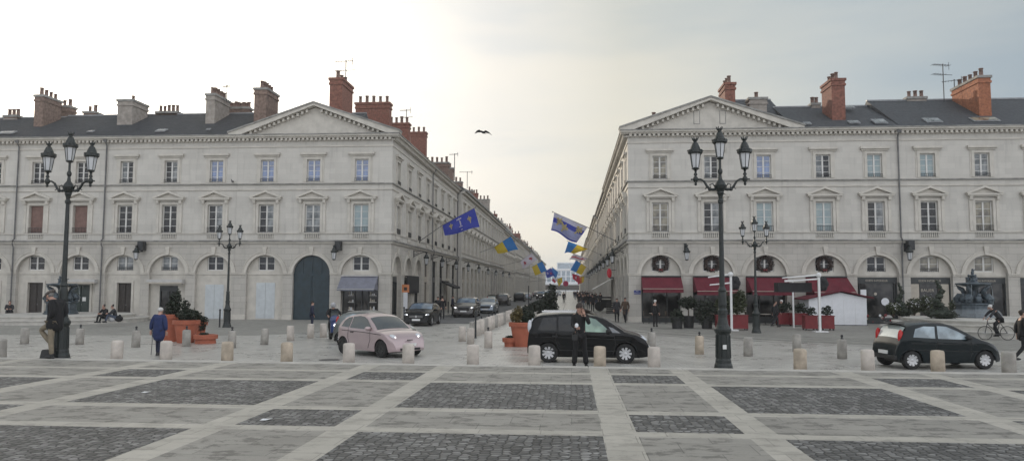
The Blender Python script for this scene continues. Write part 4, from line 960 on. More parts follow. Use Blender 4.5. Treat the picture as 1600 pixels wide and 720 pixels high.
# projecting signs down the street
r=empty('pharmacy_sign',(4.1,70.5,3.4),0,'red oval lit sign sticking out from the restaurant-side facade','sign'); mb=MB(); mb.ell((-.6,0,0),(.22,.1,.44),14,8); mb.build('sign_face',mat('red_sign',(.4,.015,.03),.4,emit=(1,.03,.06),estr=.08,var=.05),r,smooth=True); mb=MB(); mb.tube([(0,0,.3),(-.4,0,.3)],.03,5); mb.build('bracket',M['iron'],r)
r=empty('orange_sign',(-12.75,57.6,1.9),0,'small orange square sign on a white post before the first side shop','sign'); mb=MB(); mb.box(-.28,.28,-.03,.03,-.25,.35); mb.build('sign_face',mat('orange_sign',(.55,.2,.08),.5,var=.05),r); mb=MB(); mb.box(-.16,.16,-.028,.028,-2.3,-.252); mb.build('post',M['white'],r); mb=MB(); mb.box(-.12,.12,-.035,-.031,-.1,.15); mb.build('symbol',M['iron'],r)
r=empty('black_blind',(-13.28,59.8,2.2),0,'flat black shop blind hung along the first side shops','awning','other shop awnings'); mb=MB(); mb.box(.12,.2,-.0,4.6,-.65,.75); mb.build('blind',M['awn_black'],r); mb=MB(); mb.box(0,.12,-.0,4.6,.7,.78); mb.build('casing',M['iron'],r)
r=empty('side_awning',(4.1,74,0),0,'white half-open awning slanting out of the restaurant-side street facade','awning','other shop awnings'); mb=MB(); mb.add([(0,0,3.0),(0,5,3.0),(-2.0,5,1.9),(-2.0,0,1.9),(0,0,2.94),(0,5,2.94),(-2.0,5,1.84),(-2.0,0,1.84)],[(0,1,2,3),(7,6,5,4),(0,3,7,4),(1,5,6,2),(2,6,7,3)]); mb.build('canopy',M['awn_box'],r); mb=MB(); mb.box(-.15,0,0,5,2.95,3.1); mb.build('casing',M['iron'],r)
r=empty('side_awning',(-13.2,76.5,0),0,'dark folded awning on the shop side of the street beyond the walkers','awning','other shop awnings'); mb=MB(); mb.add([(0,0,2.6),(0,4,2.6),(1.3,4,2.1),(1.3,0,2.1),(0,0,2.5),(0,4,2.5),(1.3,4,1.9),(1.3,0,1.9)],[(0,1,2,3),(7,6,5,4),(0,3,7,4),(1,5,6,2),(2,6,7,3)]); mb.build('canopy',M['awn_black'],r); mb=MB(); mb.box(0,.15,0,4,2.6,2.7); mb.build('casing',M['iron'],r)
# ------------------------------------------------------------------ market hut
r=empty('market_hut',(18.1,52.4,-.4),0,'white wooden market hut with a low-pitched maroon-edged roof by the fourth awning','hut')
mb=MB(); mb.prism([(-2.2,0),(1.55,0),(1.55,1.85),(-.1,2.2),(-2.2,1.75)],0,2.2); mb.build('hut_body',M['white'],r)
mb=MB(); mb.prism([(-2.55,1.70),(-.1,2.28),(1.95,1.82),(1.95,1.88),(-.1,2.36),(-2.55,1.78)],-.25,2.4); mb.build('roof',M['awn_red'],r)
mb=MB()
for k in range(5): mb.box(-2.18+.75*k,-2.17+.75*k,-.004,-.001,.02,1.7)
mb.build('board_joints',M['awn_box'],r)
mb=MB(); mb.box(-2.25,1.6,-.03,-.005,0,.05); mb.build('base_rail',M['iron'],r)
mb=MB(); mb.box(1.56,1.6,.4,1.0,.85,1.5); mb.build('poster',mat('yellow_poster',(.5,.38,.1),.6,var=.2,scale=5),r)
# ------------------------------------------------------------------ white parasol frames
def frame(px,pxb,Y,label,h,arm,armdy,n=2):
    b=at(px,500,Y); r=empty('folding_parasol',(b.x,Y,-.4),0,label,'parasol','white folding parasol frames of the restaurant')
    mb=MB(); mb.box(-.06,.06,-.06,.06,0,h); mb.build('mast',M['parasol'],r)
    mb=MB(); mb.box(-.35,.35,-.35,.35,0,.06); mb.build('base_plate',M['parasol'],r)
    mb=MB(); mb.ell((0,0,h+.05),(.16,.14,.16),10,6); mb.build('hub',M['parasol'],r,smooth=True)
    for k in range(n):
        mb=MB(); mb.tube([(0,0,h+.06-.5*k*armdy),(-arm*.97,-.5*k,h-.12-.45*k*armdy)],[.055,.04],6); mb.build('arm',M['parasol'],r)
    mb=MB()
    for k in range(6):
        a=k*1.05; mb.ell((.28+.14*math.cos(a),.2,h-.45+.2*math.sin(a)),(.2,.22,.24),8,5)
    mb.build('folded_canopy',M['awn_black'],r,smooth=True); return r
f1=frame(1143,0,45.3,'white parasol frame right of the tall lamp post, before the second awning',3.22,1.35,1,2)
f2=frame(1281,0,44.6,'white parasol frame standing before the white hut',3.18,2.1,.45,2)
mb=MB(); mb.box(-2.2,-.3,.3,1.2,2.25,2.8); mb.build('folded_fabric',M['awn_black'],f2)
b=at(1240,500,49); r=empty('parasol_pole',(b.x,49,-.4),0,'slim pale pole behind the planters, left of the white hut','pole'); mb=MB(); mb.box(-.045,.045,-.045,.045,0,2.9); mb.build('mast',M['parasol'],r); mb=MB(); mb.box(-.5,.3,-.05,.05,2.9,3.0); mb.build('cross_arm',M['parasol'],r)
# ------------------------------------------------------------------ red planters with hedging
def planter(px,py,label,w=.95,h=.82,plant=1,m='leaf2',ph=1.0,n=600,pz=0):
    p=gp(px,py); r=empty('planter',(p.x,p.y+.4,-.4),0,label,'planter','red restaurant planters')
    mb=MB(); a=w/2; mb.box(-a,a,-.35,.35,.1,h); mb.box(-a-.03,a+.03,-.38,.38,h,h+.05); mb.build('box',M['planter_red'],r)
    mb=MB(); 
    for sx in (-a+.06,a-.06): 
        for sy in (-.3,.3): mb.box(sx-.04,sx+.04,sy-.04,sy+.04,0,.1)
    mb.build('feet',M['iron'],r)
    if plant: mb=MB(); leaves(mb,[((0,0,h+.1+ph/2),(a*1.05,.42,ph/2+.05)),((a*.3,0,h+.2+ph*.7),(a*.6,.3,ph*.4))],n,.09); mb.build('hedge',M[m],r)
planter(1156,516,'red planter with a tall bushy hedge, right of the lamp post',1.0,.85,1,'leaf2',1.25,1300)
planter(1133,515,'red planter with a hedge, half hidden behind the tall lamp post',.9,.82,1,'leaf2',1.1,900)
planter(1269,516,'red planter at the foot of the white parasol mast, left one',.72,.82,1,'leaf',.35,120)
planter(1295,516,'red planter right of the white parasol mast, before the hut',.72,.82,1,'leaf',.4,160)
planter(1229,509,'red planter beside the third awning, behind the small lamp post',.95,.8,1,'leaf',.5,240)
planter(1251,510,'dark-planted red planter between the pole and the white hut',1.0,.8,1,'leaf',.5,350)
for px,py,t,bl in ((1078,513,'round clipped dark shrub in a black tub between the first two awnings',[((0,0,1.55),(.62,.5,.38))]),(1107,514,'dense dark hedge block before the second awning',[((0,0,.95),(.75,.5,.85))]),(1060,514,'low dark barrel-shaped planter shrub before the first awning',[((0,0,.7),(.4,.4,.5))])):
    p=gp(px,py); r=shrub(p.x,p.y+.5,t,bl,900,.09); mb=MB(); mb.lathe([(.3,0),(.36,.75),(.33,.75),(.3,.7),(.01,.7)],14); mb.build('tub',M['plastic'],r)
# ------------------------------------------------------------------ cars (local +x is forward, origin on the ground at mid wheelbase)
def ip(tab,x):
    if x<=tab[0][0]: return tab[0][1]
    for (a,b),(c,d) in zip(tab,tab[1:]):
        if x<=c:
            t=(x-a)/(c-a); return b+(d-b)*t
    return tab[-1][1]
def sm(tab,x,h=.06): return (ip(tab,x-h)+2*ip(tab,x)+ip(tab,x+h))/4
class Car:
    def __init__(s,Wd,top,belt,wb,wr,z0=.2,tum=.30,endr=.55,endw=.80,x0=None,x1=None,bot=None):
        s.W=Wd/2; s.top=top; s.belt=belt; s.wb=wb; s.wr=wr; s.z0=z0; s.tum=tum; s.x0=top[0][0]; s.x1=top[-1][0]; s.endr=endr; s.endw=endw
        s.bot=bot or [(s.x0,.30),(s.x0+.25,z0),(s.x1-.3,z0),(s.x1,.24)]
    def T(s,x): return sm(s.top,x,.05)
    def w(s,x):
        d=min(x-s.x0,s.x1-x); t=max(0,1-d/s.endr)
        return s.W*(1-(1-s.endw)*t**2.4)
    def R(s,x): 
        T_=s.T(x); return T_-.075*min(1,max(.35,(T_-.3)))
    def B(s,x): return min(sm(s.belt,x,.05),s.R(x))
    def side(s,x,z):
        B=s.B(x); w=s.w(x)
        if z<=B:
            t=(B-z)/max(.01,(B-.2)); sh=1-.012*math.exp(-((t-.45)/.12)**2)
            return w*(1-.045*t**3-.03*max(0,1-t*5)**2*0)*sh
        return w-(z-B)*s.tum-.02*min(1,(z-B)*8)
    def yr(s,x): return s.side(x,s.R(x))
    def topz(s,x,y):
        yr=s.yr(x); q=min(1,abs(y)/yr); return s.R(x)+(s.T(x)-s.R(x))*(1-q**2.6)
    def zb(s,x):
        z=sm(s.bot,x,.03)
        for wx in (-s.wb/2,s.wb/2):
            r=s.wr+.055; d=abs(x-wx)
            if d<r: z=max(z,s.wr+math.sqrt(r*r-d*d))
        return z
    def body(s):
        mb=MB(); n=int((s.x1-s.x0)/.035); xs=[s.x0+(s.x1-s.x0)*i/n for i in range(n+1)]
        rows=[]; nl,nu,nr=9,4,6
        for x in xs:
            zb=s.zb(x); B=s.B(x); Rr=s.R(x); zb=min(zb,B-.02); half=[]
            for i in range(nl+1):
                z=zb+(B-zb)*i/nl; half.append((s.side(x,z),z))
            for i in range(1,nu+1):
                z=B+(Rr-B)*i/nu; half.append((s.side(x,z),z))
            yr=s.yr(x)
            for i in range(1,nr+1):
                y=yr*math.cos(PI/2*i/nr); half.append((y,s.topz(x,y)))
            pts=[(x,-y,z) for y,z in half]+[(x,y,z) for y,z in half[-2::-1]]
            rows.append(pts)
        m=len(rows[0]); vs=[p for r in rows for p in r]; fs=[]
        for i in range(n):
            for j in range(m-1):
                a=i*m+j; fs.append((a,a+m,a+m+1,a+1))
        fs.append(tuple(range(m))); fs.append(tuple(n*m+j for j in range(m-1,-1,-1)))
        mb.add(vs,fs); return mb
def side_poly(c,poly,off,sgn,thick=.012):
    mb=MB(); 
    # subdivide the outline so that it follows the body
    out=[]
    for (a,b),(d,e) in zip(poly,poly[1:]+poly[:1]):
        for k in range(3): out.append((a+(d-a)*k/3,b+(e-b)*k/3))
    cx=sum(p[0] for p in out)/len(out); cz=sum(p[1] for p in out)/len(out)
    vs=[(x,sgn*(c.side(x,z)+off),z) for x,z in out]+[(cx,sgn*(c.side(cx,cz)+off),cz)]; n=len(out)
    mb.add(vs,[(i,(i+1)%n,n) for i in range(n)]); return mb
def top_patch(c,xa,xb,ina,inb,off=.006,n=8,yw=None):
    """patch on the upper surface from station xa to xb (glass)"""
    mb=MB(); vs=[];fs=[]
    for i in range(n+1):
        x=xa+(xb-xa)*i/n; ins=ina+(inb-ina)*i/n; yr=c.yr(x)-ins
        for j in range(9):
            y=-yr+2*yr*j/8; dz=(c.T(x+.02)-c.T(x-.02))/.04; nn=Vector((-dz,0,1)).normalized()
            vs.append((x+nn.x*off,y,c.topz(x,y)+nn.z*off))
    for i in range(n):
        for j in range(8): a=i*9+j; fs.append((a,a+1,a+10,a+9))
    mb.add(vs,fs); return mb
def wheel(root,x,y,r,m='rim',sp=10,tw=.2):
    s=1 if y>0 else -1; Q=T(x,y,r)@Matrix.Rotation(-s*PI/2,4,'X')
    mb=MB(); mb.lathe([(r*.64,-tw/2),(r*.93,-tw/2),(r,-tw/2+.03),(r,tw/2-.03),(r*.94,tw/2),(r*.66,tw/2),(r*.62,tw/2-.03)],28); t=mb.build('wheel',M['tyre'],root,smooth=False,M=Q)
    mb=MB(); mb.lathe([(r*.65,-tw*.3),(r*.65,tw/2-.012),(r*.60,tw/2-.012),(r*.59,tw*.12),(r*.1,tw*.12)],24,mi=1)
    for k in range(sp):
        a=2*PI*k/sp; c,d=math.cos(a),math.sin(a); e=.045 if m=='rim' else .035
        p=lambda q,o,z:(c*q-d*o,d*q+c*o,z)
        mb.add([p(r*.12,-e*.8,tw*.4),p(r*.12,e*.8,tw*.4),p(r*.62,e*.8,tw*.46),p(r*.62,-e*.8,tw*.46),p(r*.12,-e*.8,tw*.2),p(r*.12,e*.8,tw*.2),p(r*.62,e*.8,tw*.2),p(r*.62,-e*.8,tw*.2)],[(0,1,2,3),(0,4,5,1),(1,5,6,2),(3,2,6,7),(0,3,7,4)],0)
    mb.lathe([(r*.16,tw*.1),(r*.16,tw*.45),(r*.08,tw*.5)],10,mi=0); mb.build('rim',[M[m],M['plastic']],t)
def blob(root,name,c,r,m,rz=0,ry=0,n=12):
    mb=MB(); mb.ell((0,0,0),r,n,8); return mb.build(name,M[m] if isinstance(m,str) else m,root,True,T(*c)@Matrix.Rotation(rz,4,'Z')@Matrix.Rotation(ry,4,'Y'))
def make_car(label,pos,rz,col,spec,grp=None,detail=2,name='parked_car'):
    r=empty(name,(pos[0],pos[1],gz(pos[0],pos[1])),rz,label,'car',grp)
    c=Car(spec['W'],spec['top'],spec['belt'],spec['wb'],spec['wr'],tum=spec.get('tum',.3),endw=spec.get('endw',.8),endr=spec.get('endr',.55),bot=spec.get('bot'))
    b=c.body(); me=b.mesh('body',col,True); o=place(me,'body',r)
    gm=spec.get('glass','carglass')
    for sgn in (-1,1):
        for i,poly in enumerate(spec['win']):
            side_poly(c,poly,.006,sgn).build('side_window',M[spec.get('wincols',[gm]*9)[i]],r)
    a=spec['ws']; top_patch(c,a[0],a[1],.05,.09).build('windscreen',M[spec.get('wsm',gm)],r,smooth=True)
    a=spec['rw']; top_patch(c,a[0],a[1],.10,.08).build('rear_window',M[spec.get('rwm',gm)],r,smooth=True)
    for x in (-c.wb/2,c.wb/2):
        for s in (-1,1): wheel(r,x,s*(c.W-.115),c.wr,spec.get('rim','rim'),spec.get('sp',9))
    # dark underbody and wheel housings
    mb=MB(); mb.box(c.x0+.35,c.x1-.35,-c.W+.24,c.W-.24,.17,.6); mb.build('underbody',M['plastic'],r)
    for h in spec['head']: 
        for s in (-1,1): blob(r,'headlight',(h[0],s*h[1],h[2]),h[3],h[4],rz=-s*h[5],ry=h[6] if len(h)>6 else 0)
    for h in spec['tail']:
        for s in (-1,1): blob(r,'tail_light',(h[0],s*h[1],h[2]),h[3],h[4])
    for s in (-1,1):
        mx,mz=spec['mir']; y=s*(c.side(mx,mz)+.1); blob(r,'wing_mirror',(mx,y,mz),(.09,.13,.075),spec.get('mirm') or col)
        for hx,hz in spec.get('handles',[]):
            mb=MB(); y=c.side(hx,hz); mb.box(hx-.09,hx+.09,min(s*(y-.01),s*(y+.03)),max(s*(y-.01),s*(y+.03)),hz-.015,hz+.015); mb.build('door_handle',M[spec.get('hm','plastic')] ,r)
        for line in spec.get('seams',[]):
            mb=MB(); pts=[]
            for (x0,z0),(x1,z1) in zip(line,line[1:]):
                for k in range(6): pts.append((x0+(x1-x0)*k/6,z0+(z1-z0)*k/6))
            pts.append(line[-1]); mb.tube([(x,s*(c.side(x,z)+.0005),z) for x,z in pts],.011,4); mb.build('door_seam',M['plastic'],r)
    for bx in spec.get('boxes',[]):
        mb=MB(); x0,x1,y0,y1,z0,z1,m=bx[1:]; mb.box(x0,x1,y0,y1,z0,z1); mb.build(bx[0],M[m],r)
    # black arch lips
    for wx in (-c.wb/2,c.wb/2):
        for s in (-1,1):
            mb=MB(); q=c.wr+.06; pts=[(wx+q*math.cos(t),0,c.wr+q*math.sin(t)) for t in [PI*k/14 for k in range(15)]]
            pts=[(x,s*(c.side(x,z)-.004),z) for x,_,z in pts]; mb.tube(pts,.02 if spec.get('lip') else .012,5); mb.build('wheel_arch',M['plastic'] if spec.get('lip') else col,r)
            # inner liner
            mb=MB(); N_=14; ring=[(wx+q*math.cos(PI*k/N_),c.wr+q*math.sin(PI*k/N_)) for k in range(N_+1)]
            for (a,b),(d,e) in zip(ring,ring[1:]): mb.quad((a,s*(c.W-.03),b),(d,s*(c.W-.03),e),(d,s*(c.W-.3),e),(a,s*(c.W-.3),b))
            mb.build('wheel_liner',M['plastic'],r)
    return r,c
# --- small pink electric hatchback
pink=paint('rose_metallic_paint',(.42,.325,.33),.3,.28)
SP=dict(W=1.68,wb=2.32,wr=.305,tum=.34,endw=.74,endr=.6,
 top=[(-1.74,.42),(-1.72,.70),(-1.64,.92),(-1.52,1.10),(-1.3,1.30),(-1.1,1.42),(-.8,1.495),(-.3,1.525),(.1,1.48),(.3,1.40),(.6,1.20),(.84,1.0),(.92,.955),(1.2,.92),(1.45,.84),(1.62,.72),(1.74,.58),(1.80,.40),(1.82,.30)],
 belt=[(-1.8,.8),(-1.5,.98),(-1.0,.95),(-.3,.93),(.5,.92),(.9,.90),(1.4,.80),(1.8,.5)],
 win=[[(-1.28,1.02),(-.78,.99),(-.72,1.37),(-.95,1.35),(-1.15,1.22)],[(-.72,.985),(.5,.96),(.62,.99),(.22,1.31),(.0,1.40),(-.3,1.42),(-.66,1.385)]],
 ws=(.28,.86),rw=(-1.60,-1.18),rim='rimdark',sp=12,
 head=[(1.50,.56,.73,(.14,.13,.085),'lens',.5,.3),(1.53,.56,.735,(.125,.06,.05),'lamp_on',.5,.3),(1.62,.55,.53,(.06,.1,.055),'lens',.5,.2)],
 tail=[(-1.66,.58,.78,(.05,.06,.12),'red_lens')],mir=(.52,1.0),handles=[(-.55,.83)],hm='plastic',
 seams=[[(-.78,.97),(-.82,.6),(-.7,.3)],[(.42,.3),(.55,.6),(.56,.93)],[(-1.2,.88),(0,.86),(1.2,.80)]],
 boxes=[('grille_slot',1.765,1.80,-.12,.12,.60,.63,'plastic'),('number_plate',1.79,1.835,-.26,.26,.40,.50,'plate'),('lower_grille',1.76,1.825,-.45,.45,.26,.34,'plastic')])
pk,ck=make_car('small rose-pink hatchback with lit headlamps turning across the square',(-7.1,27.75),R(-39),pink,SP,name='car')
for s in (-1,1):
    mb=MB(); mb.prism([(1.60,.34),(1.70,.31),(1.66,.42)],min(s*.54,s*.62),max(s*.54,s*.62)); mb.build('side_vent',M['plastic'],pk)
# --- black minivan
blk=paint('black_car_paint',(.004,.0045,.005),0,.16,.0)
greeng=glass('painted_green_reflection_glazing',(.22,.36,.27),(.09,.16,.12),ior=1.8)  # green reflection painted into the side glass colour
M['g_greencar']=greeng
M['g_privacy']=mat('privacy_glass',(.012,.013,.014),.12,var=.3,scale=1.2)
for q_ in (blk,): q_.node_tree.nodes['Principled BSDF'].inputs['Specular IOR Level'].default_value=.28
SV=dict(W=1.73,wb=2.54,wr=.325,tum=.25,endw=.80,endr=.55,
 top=[(-1.98,.45),(-1.97,.85),(-1.93,1.1),(-1.84,1.36),(-1.72,1.56),(-1.5,1.62),(-.8,1.665),(-.2,1.665),(.3,1.60),(.6,1.50),(.95,1.28),(1.25,1.07),(1.4,1.02),(1.7,.95),(1.9,.83),(2.02,.66),(2.08,.45),(2.10,.32)],
 belt=[(-2,1.02),(-1,1.0),(0,.98),(1.0,.95),(1.5,.9),(2.1,.55)],
 win=[[(-1.62,1.07),(-1.0,1.05),(-1.0,1.5),(-1.45,1.47)],[(-.93,1.05),(-.12,1.03),(-.12,1.54),(-.93,1.52)],[(-.04,1.03),(.78,1.01),(.62,1.18),(.30,1.44),(-.04,1.53)],[(.84,1.01),(1.12,.99),(.86,1.16),(.72,1.2)]],
 wincols=['g_privacy','g_privacy','g_greencar','carglass'],ws=(.52,1.22),rw=(-1.92,-1.76),rim='rim',sp=9,
 head=[(1.80,.60,.80,(.22,.12,.075),'lens',.45,.25),(1.97,.56,.48,(.05,.1,.05),'chrome',.4)],
 tail=[(-1.90,.66,1.18,(.08,.08,.22),'lens')],mir=(.72,1.06),mirm=M['plastic'],handles=[(-.2,.86),(-1.05,.88)],
 seams=[[(-.08,.3),(-.08,1.0)],[(-1.0,.98),(-1.02,.75),(-.9,.6)],[(.86,.3),(.95,.6),(.9,.95)],[(-1.7,.84),(0,.82),(1.3,.78)],[(-1.5,.42),(1.0,.40)]],
 boxes=[('number_plate',2.085,2.11,-.26,.26,.42,.53,'plate'),('roof_bar',-1.5,.1,.52,.56,1.655,1.70,'chrome'),('roof_bar',-1.5,.1,-.56,-.52,1.655,1.70,'chrome')])
mv,cv=make_car('black minivan behind the woman on the phone, seen from its side',(.52,26.15),R(-1.5),blk,SV,grp=None,name='parked_car')
# --- dark blue-black small hatchback
nvy=paint('midnight_car_paint',(.004,.009,.011),0,.16,.0)
nvy.node_tree.nodes['Principled BSDF'].inputs['Specular IOR Level'].default_value=.3
palegl=glass('painted_bright_reflection_glazing',(.30,.38,.42),(.10,.14,.16),ior=1.9); M['g_bright']=palegl  # bright reflection painted into the pane colour
M['g_sky']=glass('painted_sky_reflection_screen',(.55,.60,.58),(.40,.45,.42),ior=1.8)  # pale sky reflection painted into the rear screen colour
SH=dict(W=1.63,wb=2.34,wr=.285,tum=.3,endw=.80,endr=.5,
 top=[(-1.66,.35),(-1.65,.62),(-1.56,.80),(-1.50,.95),(-1.36,1.22),(-1.24,1.37),(-1.0,1.43),(-.5,1.47),(0,1.455),(.3,1.37),(.7,1.15),(1.05,.95),(1.3,.88),(1.55,.76),(1.68,.60),(1.74,.42),(1.75,.30)],
 belt=[(-1.7,.88),(-1.2,.93),(-.4,.90),(.6,.86),(1.2,.8),(1.75,.5)],
 win=[[(-1.12,.99),(-.42,.95),(-.36,1.31),(-.72,1.32),(-1.0,1.24)],[(-.33,.945),(.72,.91),(.72,.97),(.35,1.17),(.02,1.31),(-.28,1.335)]],
 wincols=['g_bright','g_bright'],ws=(.3,.98),rw=(-1.49,-1.27),rwm='g_sky',rim='rim',sp=9,
 head=[(1.42,.58,.72,(.2,.12,.08),'lens',.5,.4)],
 tail=[(-1.44,.64,.98,(.09,.075,.24),'red_lens')],mir=(.62,.98),mirm=M['plastic'],handles=[(-.28,.80)],
 seams=[[(-.36,.93),(-.42,.55),(-.3,.3)],[(.66,.3),(.78,.6),(.72,.88)],[(-1.3,.6),(1.0,.55)],[(-1.2,.8),(.9,.76)]],
 boxes=[('number_plate',-1.67,-1.645,-.26,.26,.44,.55,'plate'),('spoiler',-1.46,-1.22,-.5,.5,1.375,1.40,'plastic')])
hb,ch=make_car('midnight-blue small hatchback with a red tail lamp near the bronze fountain',(11.55,25.4),R(8),nvy,SH,name='parked_car')
mb=MB(); mb.box(-1.70,-1.58,-.68,.68,.30,.42); mb.build('bumper_trim',M['plastic'],hb)
# --- dark saloon / suvs facing us in the street
SM=dict(W=1.80,wb=2.70,wr=.33,tum=.36,endw=.80,endr=.6,
 top=[(-2.12,.5),(-2.08,.95),(-1.9,1.12),(-1.5,1.30),(-1.0,1.44),(-.4,1.48),(.1,1.44),(.5,1.26),(.9,1.05),(1.1,1.0),(1.7,.93),(2.0,.82),(2.16,.64),(2.22,.45),(2.24,.3)],
 belt=[(-2.1,.95),(0,.92),(1.2,.88),(2.2,.55)],
 win=[[(-1.5,1.0),(-.5,.98),(-.5,1.36),(-1.0,1.33)],[(-.42,.98),(.6,.95),(.3,1.22),(-.1,1.36),(-.42,1.37)]],
 ws=(.15,.86),wsm='g_bluecar',rw=(-1.85,-1.1),rim='rim',sp=7,
 head=[(1.98,.66,.72,(.14,.15,.07),'lens',.6,.2),(2.04,.64,.72,(.08,.07,.045),'lamp_on',.6,.2)],
 tail=[(-2.05,.66,.85,(.06,.12,.08),'red_lens')],mir=(.62,1.0),handles=[(-.3,.82)],seams=[[(-.46,.95),(-.5,.3)]],
 boxes=[('grille',2.17,2.25,-.45,.45,.52,.72,'plastic'),('grille_bar',2.24,2.265,-.42,.42,.64,.655,'chrome'),('grille_bar',2.24,2.265,-.42,.42,.57,.585,'chrome'),('number_plate',2.23,2.27,-.26,.26,.36,.47,'plate'),('lower_grille',2.19,2.245,-.7,.7,.26,.33,'plastic')])
M['g_bluecar']=glass('painted_blue_reflection_screen',(.13,.19,.26),(.06,.09,.13),ior=1.8)  # blue reflection mixed into the windscreen's own colour
ca,_=make_car('black saloon with star-bar grille driving towards us past the side shops',(-9.75,47.3+2.1),R(-90),blk,SM,name='car')
mb=MB(); mb.lathe([(.07,0),(.07,.02)],14); mb.build('emblem',M['chrome'],ca,M=T(2.25,0,.62)@Matrix.Rotation(PI/2,4,'Y'))
SU=dict(SM); SU.update(W=1.86,wr=.36,top=[(-2.2,.6),(-2.18,1.1),(-2.0,1.35),(-1.7,1.55),(-1.0,1.64),(-.3,1.66),(.2,1.60),(.55,1.42),(.95,1.16),(1.15,1.10),(1.8,1.03),(2.1,.90),(2.2,.7),(2.26,.45),(2.28,.35)],belt=[(-2.2,1.05),(0,1.03),(1.2,1.0),(2.2,.6)],
 win=[[(-1.6,1.1),(-.5,1.09),(-.5,1.52),(-1.2,1.5)],[(-.42,1.09),(.65,1.07),(.35,1.35),(-.1,1.52),(-.42,1.53)]],ws=(.3,.92),rw=(-2.0,-1.75),
 head=[(2.06,.70,.80,(.14,.16,.08),'lens',.6,.2),(2.12,.68,.80,(.09,.09,.055),'lamp_on',.6,.2)],mir=(.7,1.15),
 boxes=[('grille',2.2,2.29,-.45,.45,.6,.82,'plastic'),('number_plate',2.27,2.31,-.26,.26,.46,.57,'plate')])
dk=paint('dark_brown_car_paint',(.035,.03,.028),.4,.3); sv=paint('silver_blue_car_paint',(.20,.23,.27),.5,.3); gr=paint('grey_green_car_paint',(.12,.135,.13),.4,.3); wh=paint('white_car_paint',(.55,.55,.55),0,.3)
p=gp(724,496); cb,_=make_car('dark brown sport utility car coming behind the black saloon',(p.x,p.y+2.2),R(-90),dk,SU,name='car')
p=gp(750,491); make_car('silver-blue saloon following the dark brown sport utility car',(p.x+.25,p.y+4.0),R(-90),sv,SM,name='car')
make_car('grey-green hatchback mostly hidden behind the rose-pink car',(-8.5,32.4),R(-12),gr,SH,name='car')
far=[(786,477,dk,SU,90,'black sport utility car seen from behind beyond the kerb posts'),(771,477,blk,SH,90,'dark hatchback parked just before the black sport utility car'),(812,471,blk,SU,90,None),(823,468.5,sv,SM,90,None),(845,467,blk,SU,-90,None),(856,465,wh,SU,-90,None),(866,464,blk,SM,-90,None),(872,462,sv,SM,-90,None),(838,464,dk,SM,90,None),(852,461,blk,SU,90,None)]
protos={}
for px,py,colr,spc,hd,lb in far:
    p=gp(px,py); key=(colr.name,id(spc))
    if key not in protos:
        protos[key],_=make_car(lb or 'x',(p.x,p.y),R(hd),colr,spc,grp='cars far down the street'); o=protos[key]
    else:
        o=copy_tree(protos[key]); o.location=(p.x,p.y,-.4); o.rotation_euler=(0,0,R(hd))
    o['label']=lb or f'one of the small far cars in the traffic down the street, {colr.name.split("_")[0]} one'
# ------------------------------------------------------------------ people: joints in metres for a 1.72 m figure facing -y
STAND=dict(pel=(0,0,.93),sp=(0,.0,1.12),ch=(0,.01,1.34),nk=(0,0,1.49),hd=(0,-.02,1.60),
 shL=(.17,0,1.41),elL=(.23,.03,1.13),wrL=(.24,-.06,.88),shR=(-.17,0,1.41),elR=(-.23,.03,1.13),wrR=(-.24,-.06,.88),
 hpL=(.09,0,.90),knL=(.10,-.02,.49),anL=(.10,.02,.09),hpR=(-.09,0,.90),knR=(-.10,-.02,.49),anR=(-.10,.02,.09))
WALK=dict(STAND,knL=(.09,-.16,.50),anL=(.09,-.20,.10),knR=(-.09,.02,.50),anR=(-.09,.30,.16),elL=(.23,.12,1.15),wrL=(.22,.10,.90),elR=(-.23,-.04,1.14),wrR=(-.22,-.22,.93))
def skin_mesh(verts,edges,rad,root=0,sub=1):
    me=bpy.data.meshes.new('sk'); me.from_pydata([tuple(v) for v in verts],edges,[]); o=bpy.data.objects.new('sk',me); C.objects.link(o)
    sk=o.modifiers.new('s','SKIN'); 
    for i,r in enumerate(rad):
        d=me.skin_vertices[0].data[i]; d.radius=(r,r) if not isinstance(r,tuple) else r; d.use_root=(i==root)
    sk.use_smooth_shade=True; sk.branch_smoothing=.3
    if sub: m=o.modifiers.new('d','SUBSURF'); m.levels=sub; m.render_levels=sub
    dg=bpy.context.evaluated_depsgraph_get(); dg.update(); res=bpy.data.meshes.new_from_object(o.evaluated_get(dg)); bpy.data.objects.remove(o); return res
def join_mb(me,mb,name,mats):
    vs=[tuple(v.co) for v in me.vertices]; fs=[tuple(p.vertices) for p in me.polygons]
    q=MB(); q.v=vs; q.f=fs; q.m=[0]*len(fs); n=len(vs); q.v+=mb.v; q.f+=[tuple(i+n for i in f) for f in mb.f]; q.m+=mb.m
    return q.mesh(name,mats,True)
PCACHE={}
